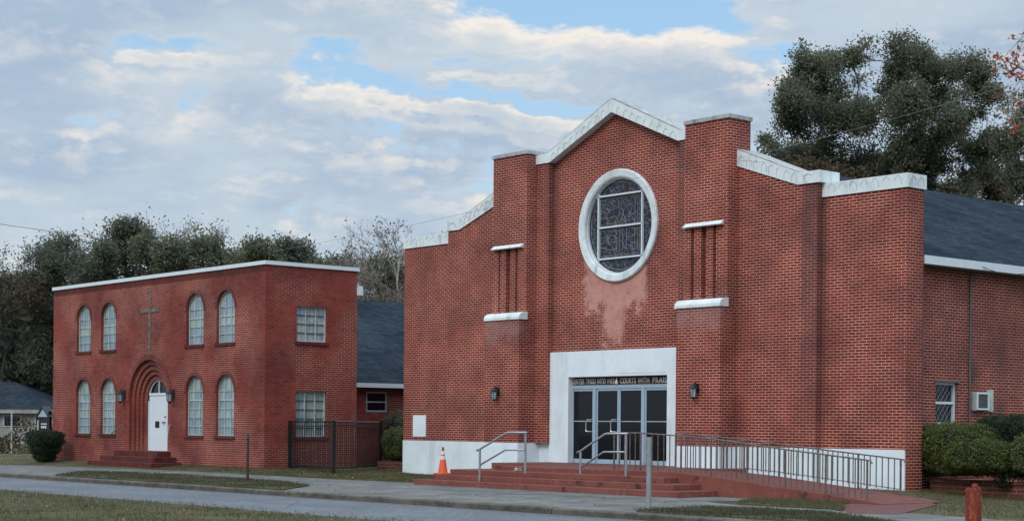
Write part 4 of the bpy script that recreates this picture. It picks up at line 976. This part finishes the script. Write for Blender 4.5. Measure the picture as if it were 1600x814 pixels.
# right planter + hedges
pr_ = empty('brick_planter', (21, 1.4, 0), 'long low brick planter under the hedges along the church right side', 'planter', 'low brick planters')
MB().box(19.0, 25.5, 1.15, 1.35, 0, .30).build('wall', M['brick_planter'], pr_)
MB().box(19.0, 25.5, 1.11, 1.39, .30, .36).build('coping_course', M['brick_planter'], pr_); MB().box(18.82, 25.5, 1.35, 3.2, 0, .28).build('soil', M['soil'], pr_); local(pr_)
hedge('hedge', [(19.25, 1.55, 1.15, .85, .75, .52), (19.9, 1.2, 1.18, .9, .75, .47), (20.5, .9, .95, .75, .6, .38), (19.9, 1.3, .8, .95, .7, .35), (20.9, 1.0, .85, .45, .5, .3), (19.0, 1.45, .95, .55, .6, .5)], 90000, .023, M['hedgeyel'], 'yellow green lumpy hedge bulging at the church right corner', 'hedge')
hedge('hedge', [(20.6, 2.0, 1.45, .8, .7, .42), (21.5, 2.0, 1.4, 1.0, .8, .48), (22.4, 1.8, 1.2, .9, .8, .6), (21.3, 1.6, .8, .7, .6, .4)], 60000, .023, M['hedgedark'], 'dark green hedge rising behind the yellow green hedge', 'hedge')
hedge('hedge', [(21.9, 1.0, 1.0, .45, .5, .45), (22.6, .9, .9, .6, .5, .5)], 14000, .024, M['hedgeyel'], 'green hedge at the right edge of the planter', 'hedge')
hedge('shrub_seedling', [(21.05, 1.05, .42, .22, .16, .2)], 600, .035, M['hedgedark'], 'small dark seedling sprouting on the planter wall', 'shrub', core=.4)

# ------------------------------------------------------------------ posts
ps_ = MB().tube([(20.78, -9.9, -.05), (20.775, -9.9, 1.33)], .048, 12).build('steel_post', M['steel']); tag(ps_, 'plain grey steel post standing in front of the church steps', 'post')
rp_ = empty('rusty_post', (27.79, -10, 0), 'short rusty red square post at the lower right of the lawn', 'post')
MB().box(27.70, 27.88, -10.06, -9.88, -.05, .62).build('shaft', M['rust'], rp_, bevel=.012)
MB().lathe([(.0, .60), (.045, .61), (.05, .66), (.03, .695), (0, .70)], (27.81, -9.97), 10).build('bolt', M['rust'], rp_)
tb = MB(); tb.box(27.692, 27.712, -10.0, -9.93, .60, .64); tb.box(27.868, 27.888, -10.0, -9.93, .60, .65); tb.build('bracket', M['rust'], rp_); local(rp_)
sk = MB(); random.seed(3)
pts_ = [(4.52+random.uniform(-.012, .012), -8.45+random.uniform(-.01, .01), z) for z in np.linspace(-.02, 1.28, 9)]
sk.tube(pts_, [.045, .042, .04, .042, .037, .04, .036, .034, .038], 6); so_ = sk.build('wooden_stake', M['bark'], smooth=True); tag(so_, 'thin weathered wooden stake in the kerbside grass strip', 'post')

# ------------------------------------------------------------------ notice board beyond the annex
nb = empty('notice_board', (-19.3, -3.0, 0), 'dark glazed notice board with a little pediment left of the annex', 'notice board')
bx, by = -19.3, -3.0
for s_ in (-.42, .42): MB().box(bx+s_-.05, bx+s_+.05, by-.05, by+.05, 0, 1.95).build('post', M['blackiron'], nb)
MB().box(bx-.38, bx+.38, by-.04, by+.10, .75, 1.72).build('case', M['lantern'], nb)
MB().prism([(bx-.52, 1.72), (bx+.52, 1.72), (bx, 2.08)], 'y', by-.10, by+.12).build('pediment', M['frame'], nb)
MB().prism([(bx-.58, 1.72), (bx-.5, 1.72), (bx, 2.07), (bx+.5, 1.72), (bx+.58, 1.72), (bx, 2.14)], 'y', by-.14, by+.16).build('roof', M['lantern'], nb)
tx = MB()
for r_i, (za, ws) in enumerate(((1.42, (.10, .05, .12, .07)), (1.28, (.06, .05, .09, .1)), (1.05, (.12, .14, .2)))):
    xx = bx-.26
    for w_ in ws: tx.box(xx, xx+w_, by-.052, by-.045, za, za+(.09 if r_i == 1 else .05)); xx += w_+.05
tx.build('letter_strips', M['paper'], nb)
MB().box(bx-.62, bx-.50, by-.05, by+.02, .9, 1.6).build('side_panel', M['acgrey'], nb)
local(nb)

# ------------------------------------------------------------------ distant house and yard fence at the far left
hx0, hy0 = -60., 12.5
hs = empty('far_house', (hx0, hy0, 0), 'low pale house with a dark hip roof at the far left', 'house')
def HP(u, d, z): p = Vector((hx0, hy0, 0))+rt*u+fw*d; return (p.x, p.y, z)
def hbox(u0, u1, d0, d1, z0, z1):
    return MB().add([HP(u0, d0, z0), HP(u1, d0, z0), HP(u1, d1, z0), HP(u0, d1, z0), HP(u0, d0, z1), HP(u1, d0, z1), HP(u1, d1, z1), HP(u0, d1, z1)], [(0, 3, 2, 1), (4, 5, 6, 7), (0, 1, 5, 4), (1, 2, 6, 5), (2, 3, 7, 6), (3, 0, 4, 7)])
M['palewall'] = plain('pale_siding', (.30, .30, .27), .9, var=.2, scale=2)
hbox(-5, 3.6, 0, 8, 0, 2.35).build('wall', M['palewall'], hs)
MB().add([HP(-5.6, -.5, 2.35), HP(4.6, -.5, 2.35), HP(4.6, 8.5, 2.35), HP(-5.6, 8.5, 2.35), HP(-.6, 3.4, 4.15), HP(.3, 3.4, 4.15)], [(0, 1, 5, 4), (1, 2, 5), (2, 3, 4, 5), (3, 0, 4), (0, 3, 2, 1)]).build('roof', M['shingle'], hs)
hbox(-5.55, 4.5, -.45, -.40, 2.05, 2.34).build('fascia', M['palewall'], hs)
for u in (-3.4, .6, 2.6):
    w_ = hbox(u, u+1.2, -.05, 0, 1.2, 1.95).build('window', M['steelframe'], hs)
    hbox(u+.1, u+1.1, -.07, -.052, 1.28, 1.88).build('pane', M['darkglass'], w_)
local(hs)
h2x = HP(-5, 22, 0)
h2 = empty('far_brick_house', (h2x[0], h2x[1], 0), 'dim brick house wall with white windows half hidden behind the far trees', 'house')
hbox(-11, 3, 18, 24, 0, 6.0).build('wall', M['brick_planter'], h2)
MB().add([HP(-11.5, 17.5, 6), HP(3.5, 17.5, 6), HP(3.5, 24.5, 6), HP(-11.5, 24.5, 6), HP(-8, 21, 8), HP(0, 21, 8)], [(0, 1, 5, 4), (1, 2, 5), (2, 3, 4, 5), (3, 0, 4), (0, 3, 2, 1)]).build('roof', M['shingle'], h2)
for u in (-5, -1.6, 1.2):
    w_ = hbox(u, u+.9, 17.93, 18, 3.3, 4.8).build('window', M['doorwhite'], h2); hbox(u+.12, u+.78, 17.9, 17.925, 3.42, 4.7).build('pane', M['darkglass'], w_)
local(h2)
yf = empty('wire_fence', (-28.7, -.2, 0), 'tall wire yard fence overgrown with vines left of the annex', 'fence')
def YP(u, z, d=0): p = Vector((-28.7, -.2, 0))+rt*u+fw*d; return (p.x, p.y, z)
for u in (-6, -3, 0, 3): MB().tube([YP(u, -.05), YP(u, 1.95)], .035, 6).build('post', M['steelframe'], yf)
MB().tube([YP(-9, 1.9), YP(6, 1.9)], .012, 5).build('rail', M['conduit'], yf)
wm = MB()
for k_ in range(75): wm.tube([YP(-9+k_*.2, .02), YP(-9+k_*.2, 1.9)], .004, 3, cap=False)
for k_ in range(9): wm.tube([YP(-9, .1+k_*.2), YP(6, .1+k_*.2)], .004, 3, cap=False)
wm.build('mesh', M['conduit'], yf)
n = 9000; uu = rng.uniform(-9, 6, n); zz = rng.uniform(0, 1, n)**.8*(1.25+.35*np.sin(uu*1.7)+.2*np.sin(uu*4.1))
base_ = np.array([YP(a, b, c) for a, b, c in zip(uu, zz, rng.normal(0.25, .18, n))])
local(yf)
tag(rawmesh('vine_growth', leafquads(base_, .07), 4, n, M['brownleaf']), 'brown green vines climbing the wire yard fence at the left', 'vines', kind='stuff')

# ------------------------------------------------------------------ overhead cables
def cable(pts, r, label, mat='wire'):
    tag(MB().tube(pts, r, 5).build('overhead_cable', M[mat], smooth=True), label, 'cable')
def CAM(px, py, d):      # a point d metres along the viewing axis, used to lay out far trees and cables
    return Vector((42.7789, -31.9526, 1.5046))+(fw+r2*((px-800)/2643.13)-u2*((py-665.78)/2643.13))*d
def curve(ps, n=10):
    out = []; ps = [Vector(p) for p in ps]
    for i in range(len(ps)-1):
        p0 = ps[max(i-1, 0)]; p1 = ps[i]; p2 = ps[i+1]; p3 = ps[min(i+2, len(ps)-1)]
        for k in range(n):
            t = k/n; out.append(.5*((2*p1)+(-p0+p2)*t+(2*p0-5*p1+4*p2-p3)*t*t+(-p0+3*p1-3*p2+p3)*t**3))
    out.append(ps[-1]); return out
cable(curve([(9.5, -11, 5.45), (14.4, -11, 5.6), (17.56, -11, 5.74), (21.9, -11, 5.90), (24.9, -11, 6.02), (29.3, -11, 6.43), (36, -11, 7.2)]), .003, 'thin overhead cable passing in front of the church gable', 'wirep')
cable(curve([(-14, 3, 11.9), (-9.5, 4, 11.0), (-4, 5, 10.2)][:0] or [CAM(-60, 342, 85), CAM(40, 356, 84), CAM(140, 371, 83), CAM(300, 402, 80)]), .013, 'thin overhead cable crossing the sky above the far left trees')
cable(curve([CAM(-60, 500, 80), CAM(60, 522, 79), CAM(140, 530, 78)]), .012, 'low overhead cable running in front of the dark trees beside the annex')
cable(curve([(NX1+.36, 5.6, 5.40), (NX1+1.2, 4.7, 5.62), (NX1+2.4, 3.0, 6.25), (NX1+5, -.5, 7.8)]), .010, 'upper service cable leaving the church eave at the right edge')
cable(curve([(NX1+.36, 2.98, 5.42), (NX1+.5, 3.6, 5.30), (NX1+1.0, 4.0, 5.36), (NX1+2.6, 2.2, 5.9), (NX1+5, -1.0, 7.1)]), .009, 'lower service cable drooping from the conduit head at the church eave')

# ------------------------------------------------------------------ trees
def limb(mb, a, b, r0, r1, wig=.08, k=6, n=5):
    a = Vector(a); b = Vector(b); L = (b-a).length; pts = []; rs = []
    off = Vector((0, 0, 0))
    for i in range(n+1):
        t = i/n; p = a.lerp(b, t)
        if 0 < i < n: p += Vector(rng.normal(0, wig*L/2.5, 3))*math.sin(math.pi*t)
        pts.append(p); rs.append(r0+(r1-r0)*t)
    mb.tube(pts, rs, k, cap=False); return pts
def bare(mb, p, d, L, r, depth, spread=.55):
    if depth == 0: 
        return
    pts = [p]; q = Vector(p); dd_ = Vector(d)
    for i in range(3):
        dd_ = (dd_+Vector(rng.normal(0, .13, 3))+Vector((0, 0, .07))).normalized(); q = q+dd_*L/3; pts.append(q.copy())
    mb.tube(pts, [max(.013, q_*r) for q_ in (1, .88, .76, .62)], 4 if r > .04 else 3, cap=False)
    tips.append(pts[-1])
    for i in range(rng.integers(2, 4)):
        s_ = pts[rng.integers(1, 4)]; nd = (dd_+Vector(rng.normal(0, spread, 3))).normalized(); nd.z = abs(nd.z)*.8+.1
        bare(mb, s_, nd.normalized(), L*rng.uniform(.6, .82), r*.6, depth-1, spread)
tips = []
def tree(name, base, lobes, leaf, size, nleaf, label, rtrunk=.3, sub=12, clump=.55, bark='bark', group=None, dense=1., spread=1.28, thr=.05):
    """lobes: (right, away, height, radius) relative to the base; each is filled with leaf clumps on twigs"""
    L0 = np.array(lobes); ext = []
    for a in L0:
        dd = np.linalg.norm((L0-a)[:, [0, 2]], axis=1); nb = L0[np.argsort(dd)[1:3]]
        for q_ in nb: ext.append(tuple(a*.5+q_*.5)[:3]+(min(a[3], q_[3])*.75,))
    lobes = list(map(tuple, L0))+ext
    o = empty(name, base, label, 'tree', group); Bv = Vector(base); tr = MB(); P = []
    Hm = max(l[2] for l in lobes); fork = Bv+Vector((0, 0, Hm*.33))
    limb(tr, Bv, fork, rtrunk, rtrunk*.8, .03, 8)
    C_ = [Bv+rt*l[0]+fw*l[1]+Vector((0, 0, l[2])) for l in lobes]; od = sorted(range(len(lobes)), key=lambda q_: (C_[q_]-fork).length)
    done = []; cnt = {}
    for q_ in od:
        c = C_[q_]; R = lobes[q_][3]; pp = fork; best = (c-fork).length*1.25; pr0 = rtrunk*.55
        for k in done:
            dd_ = (c-C_[k]).length
            if dd_ < best and C_[k].z < c.z+R: best = dd_; pp = C_[k]; pr0 = cnt[k]
        r1 = max(.022, pr0*.62); cnt[q_] = r1; done.append(q_)
        limb(tr, pp, c, pr0*.8, r1, .08, 5)
        for k in range(int(sub*R)+3):
            d = rng.normal(0, 1, 3); d /= np.linalg.norm(d); limb(tr, c, c+Vector(d*R*rng.uniform(.6, 1.25)), r1*.4, .007, .1, 3, 3)
    A_ = np.array([list(c) for c in C_]); Rr = np.array([l[3] for l in lobes]); pw = Rr**2.2; pw /= pw.sum()
    nt_ = int(nleaf/9*2.0); pick = rng.choice(len(lobes), nt_, p=pw); d = rng.normal(0, 1, (nt_, 3)); d /= np.linalg.norm(d, axis=1)[:, None]
    T = A_[pick]+d*(Rr[pick]*(rng.uniform(0, 1, nt_)**.45*spread*np.where(rng.uniform(0, 1, nt_) < .22, 1.32, 1.)))[:, None]*np.array([1, 1, .9])
    f_ = np.zeros(len(T)); nw = 22
    for _ in range(nw):
        kd = rng.normal(0, 1, 3); kd /= np.linalg.norm(kd); f_ += np.sin(T@kd*2*np.pi/(rng.uniform(.75, 2.7)*clump/.4)+rng.uniform(0, 6.3))
    f_ /= math.sqrt(nw/2)
    T = T[(f_+rng.normal(0, .35, nt_)) > thr]
    m_ = 9; P = [np.repeat(T, m_, 0)+rng.normal(0, 1, (len(T)*m_, 3))*clump*.34*np.repeat(rng.uniform(.5, 1.4, (len(T), 1)), m_, 0)]
    tr.build('trunk', M[bark], o, smooth=True)
    P = np.vstack(P); rawmesh('crown', leafquads(P, size), 4, len(P), M[leaf], o); local(o); return o
# big oak behind the church: crown lobes laid out around its limbs
oc = CAM(1390, 660, 72); ob = (oc.x, oc.y, 0)
def lob(px, py, r, d=72., c=1390): return ((px-c)*d/2643, rng.uniform(-3.2, 3.2), 1.5+(661-py)*d/2643, r*d/2643)
oak = [lob(*a) for a in [(1262, 82, 26), (1245, 110, 24), (1320, 66, 22), (1335, 95, 28), (1225, 150, 26), (1285, 130, 36), (1345, 140, 34), (1395, 84, 28), (1440, 76, 28), (1478, 84, 34), (1510, 98, 30), (1525, 130, 28), (1480, 130, 34), (1400, 120, 28),
                         (1240, 190, 32), (1290, 180, 36), (1215, 165, 18), (1340, 190, 38), (1390, 170, 34), (1260, 225, 32), (1230, 240, 26), (1300, 230, 36), (1350, 240, 38), (1400, 220, 38), (1450, 200, 22), (1500, 180, 24), (1535, 165, 18),
                         (1450, 250, 36), (1500, 240, 34), (1390, 270, 34), (1330, 275, 26), (1440, 285, 26), (1530, 220, 22), (1200, 235, 18), (1270, 262, 20), (1205, 205, 16), (1510, 280, 22), (1480, 300, 18), (1545, 255, 18), (1450, 150, 16), (1430, 225, 20), (1470, 205, 18), (1418, 150, 20), (1475, 165, 20)]]
tree('oak_tree', ob, oak, 'oakleaf', .064, 165000, 'tall dark oak rising behind the right half of the church roof', .42, sub=26, clump=.40, spread=1.08, thr=.02)
c_ = CAM(1590, 660, 66); lobr = [((px-1590)*66/2643, rng.uniform(-1, 1), 1.5+(661-py)*66/2643, r*66/2643) for px, py, r in [(1575, 180, 22), (1600, 160, 26), (1585, 215, 26), (1610, 210, 34), (1575, 250, 20), (1605, 260, 30), (1590, 290, 20), (1640, 200, 40), (1560, 205, 12)]]
tree('oak_tree', (c_.x, c_.y, 0), lobr, 'oakleaf', .065, 30000, 'thin dark leafy tree at the right edge next to the tall oak', .25, sub=20, clump=.38)
c_ = CAM(1535, 660, 78); lobr = [((px-1535)*78/2643, rng.uniform(-1, 1), 1.5+(661-py)*78/2643, r*78/2643) for px, py, r in [(1520, 270, 20), (1550, 285, 22), (1540, 250, 18), (1575, 295, 20), (1505, 300, 16), (1470, 295, 12)]]
tree('autumn_tree', (c_.x, c_.y, 0), lobr, 'brownleaf', .08, 9000, 'small brownish autumn tree low behind the church roof at the right', .16, sub=8, clump=.5)
# low scrub seen between the right pier and the wing
c_ = CAM(1235, 660, 70); lobr = [((px-1235)*70/2643, rng.uniform(-1, 1), 1.5+(661-py)*70/2643, r*70/2643) for px, py, r in [(1190, 240, 12), (1215, 250, 16), (1245, 262, 18), (1290, 268, 18), (1270, 258, 14), (1320, 280, 14)]]
tree('scrub_tree', (c_.x, c_.y, 0), lobr, 'brownleaf', .08, 9000, 'low olive brown tree directly behind the right pier of the church', .16, sub=9, clump=.45)
# branch with red leaves entering at the top right
rb = empty('red_leaf_tree', (c_.x+20, c_.y-10, 0), 'tree with sparse red leaves on bare twigs entering at the top right', 'tree')
Bq = CAM(1690, 660, 45); rb.location = (Bq.x, Bq.y, 0); tr = MB(); P = []
limb(tr, (Bq.x, Bq.y, 0), CAM(1680, 250, 45), .16, .09, .02, 7)
for (a, b) in (((1680, 250), (1600, 110)), ((1640, 180), (1580, 150)), ((1600, 110), (1572, 95)), ((1680, 260), (1640, 60)), ((1640, 60), (1590, 66)), ((1610, 130), (1565, 105)), ((1645, 190), (1582, 185))):
    pts_ = limb(tr, CAM(*a, 45), CAM(*b, 45), .03, .012, .06, 4, 6)
    for q_ in pts_[2:]:
        for k in range(3):
            e_ = q_+Vector(rng.normal(0, .28, 3)); limb(tr, q_, e_, .01, .005, .1, 3, 2)
            P.append(np.array(e_)+rng.normal(0, .06, (3, 3)))
tr.build('branches', M['palebark'], rb); P = np.vstack(P); rawmesh('leaves', leafquads(P, .075), 4, len(P), M['redleaf'], rb); local(rb)

# tree line behind the annex
def rowtree(kind, px, top, wpx, d, label, leaf='pineleaf', nleaf=7000, size=.17, bottom=520, cl=.6, name='evergreen_tree', sub=11):
    b = CAM(px, 660, d); s_ = d/2643; lobes = []
    hgt = bottom-top; k = 0
    n_ = max(9, int(wpx*hgt/900))
    for i in range(n_):
        t = rng.uniform(0, 1); wy = top+14+t*(hgt-10); half = wpx/2*(.5+.6*math.sin(min(1, t*1.8+.15)*math.pi/2))
        lobes.append((rng.uniform(-half, half)*s_, rng.uniform(-2, 2), 1.5+(661-wy)*s_, rng.uniform(.15, .25)*wpx*s_))
    lobes.append((0, 0, 1.5+(661-top-16)*s_, 16*s_))
    tree(name, (b.x, b.y, 0), lobes, leaf, size, nleaf, label, .28, sub=sub, clump=cl, group='trees in a line behind the annex')
row = [(30, 425, 110, 118, 'pineleaf', 'dark green tree at the far left of the tree line', 600),
       (100, 372, 120, 112, 'pineleaf', 'broad dark tree above the left end of the annex roof', 580),
       (160, 362, 70, 93, 'pineleaf', 'narrow dark tree right of the broad one over the annex left end', 520),
       (212, 345, 90, 96, 'pineleaf', 'tallest dark rounded tree above the annex cross', 500),
       (262, 372, 90, 92, 'oakleaf', 'olive tree in front of the twiggy crown over the annex arch', 500),
       (330, 368, 100, 94, 'oakleaf', 'olive brown tree behind the middle of the annex parapet', 500),
       (395, 375, 90, 92, 'oakleaf', 'brown green tree above the annex upper right windows', 500),
       (448, 380, 80, 96, 'pineleaf', 'dark low tree above the annex right front corner', 500),
       (515, 405, 80, 100, 'oakleaf', 'dull scrubby tree above the annex side wall', 520),
       (580, 402, 90, 98, 'oakleaf', 'dull scrubby tree seen over the blue roof between the buildings', 520),
       (632, 408, 80, 101, 'brownleaf', 'brownish scrubby tree against the church left edge', 520),
       (40, 440, 170, 120, 'pineleaf', 'dense dark lower tree behind the far pale house', 590)]
for i, (px, top, w_, d, lf, lab, bot) in enumerate(row):
    rowtree(i, px, top, w_, d, lab, lf, int(w_*(bot-top)*2.3), .095 if d < 97 else .09, bot)
# autumn and twiggy crowns, half bare
def twigtree(px, top, d, label, leaf, nl, H, r=.14, spread=.45, name='bare_tree', n=1, bark='palebark', size=.085):
    global tips
    b = CAM(px, 660, d); o = empty(name, (b.x, b.y, 0), label, 'tree', 'half bare trees in the tree line'); tr = MB(); tips = []
    ht = 1.5+(661-top)*d/2643
    for k in range(n):
        bx_ = Vector((b.x, b.y, 0))+rt*rng.uniform(-.5, .5)*n
        limb(tr, bx_, bx_+Vector((0, 0, ht*.45)), r, r*.8, .02, 6)
        for j in range(4):
            bare(tr, bx_+Vector((0, 0, ht*(.35+.1*j))), (Vector(rng.normal(0, .3, 3))+Vector((0, 0, 1))).normalized(), ht*H, r*.7, 6, spread)
    # keep the crown to its height
    v = np.array(tr.v); s_ = ht/v[:, 2].max(); v[:, 2] *= s_; tr.v = [tuple(q_) for q_ in v]
    tr.build('trunk', M[bark], o)
    T = np.array([tuple(t) for t in tips]); T[:, 2] *= s_
    idx = rng.integers(0, len(T), nl); P = T[idx]+rng.normal(0, .22, (nl, 3))
    if nl: rawmesh('leaves', leafquads(P, size), 4, nl, M[leaf], o)
    local(o)
twigtree(262, 338, 97, 'twiggy pale crown above the annex between cross and arch', 'paleleaf', 2200, .22, n=2)
twigtree(318, 343, 98, 'thin leaved pale crown behind the annex roof middle', 'paleleaf', 3200, .22, n=2)
twigtree(355, 352, 97, 'brownish thin crown behind the annex right windows', 'brownleaf', 3200, .22, n=2)
twigtree(515, 338, 95, 'tall bare grey tree above the annex side wall', 'paleleaf', 500, .2, .1)
twigtree(600, 352, 96, 'bare grey tree with scattered leaves left of the church', 'paleleaf', 900, .2, .1)
twigtree(627, 330, 94, 'tall bare tree with reddish leaves beside the church left edge', 'brownleaf', 1300, .2, .11)
twigtree(655, 326, 98, 'thinnest bare tree touching the church left coping', 'paleleaf', 60, .17, .07)
twigtree(560, 385, 97, 'short twiggy tree between the two brick buildings', 'brownleaf', 900, .22, .09)
twigtree(12, 385, 112, 'reddish autumn tree at the left edge of the picture', 'brownleaf', 5200, .24, bark='bark')
twigtree(62, 405, 114, 'reddish brown half bare tree left of the annex', 'brownleaf', 3500, .22, bark='bark')
# a far dark wood closing the horizon
n = 42000; az_ = rng.uniform(-.42, .30, n)*2643+800; hh = rng.uniform(0, 1, n)**.7*(8.6+1.2*np.sin(az_/60.)+.8*np.sin(az_/23.)); dd2 = rng.uniform(112, 126, n)
C0 = np.array([42.7789, -31.9526, 0]); F_ = np.array(fw); R_ = np.array(rt)
P = C0+F_*dd2[:, None]+R_*((az_-800)/2643*dd2)[:, None]; P[:, 2] = hh
tag(rawmesh('woodland', leafquads(P, .4), 4, n, M['pineleaf']), 'low dark woodland closing the view behind both buildings', 'wood', kind='stuff')
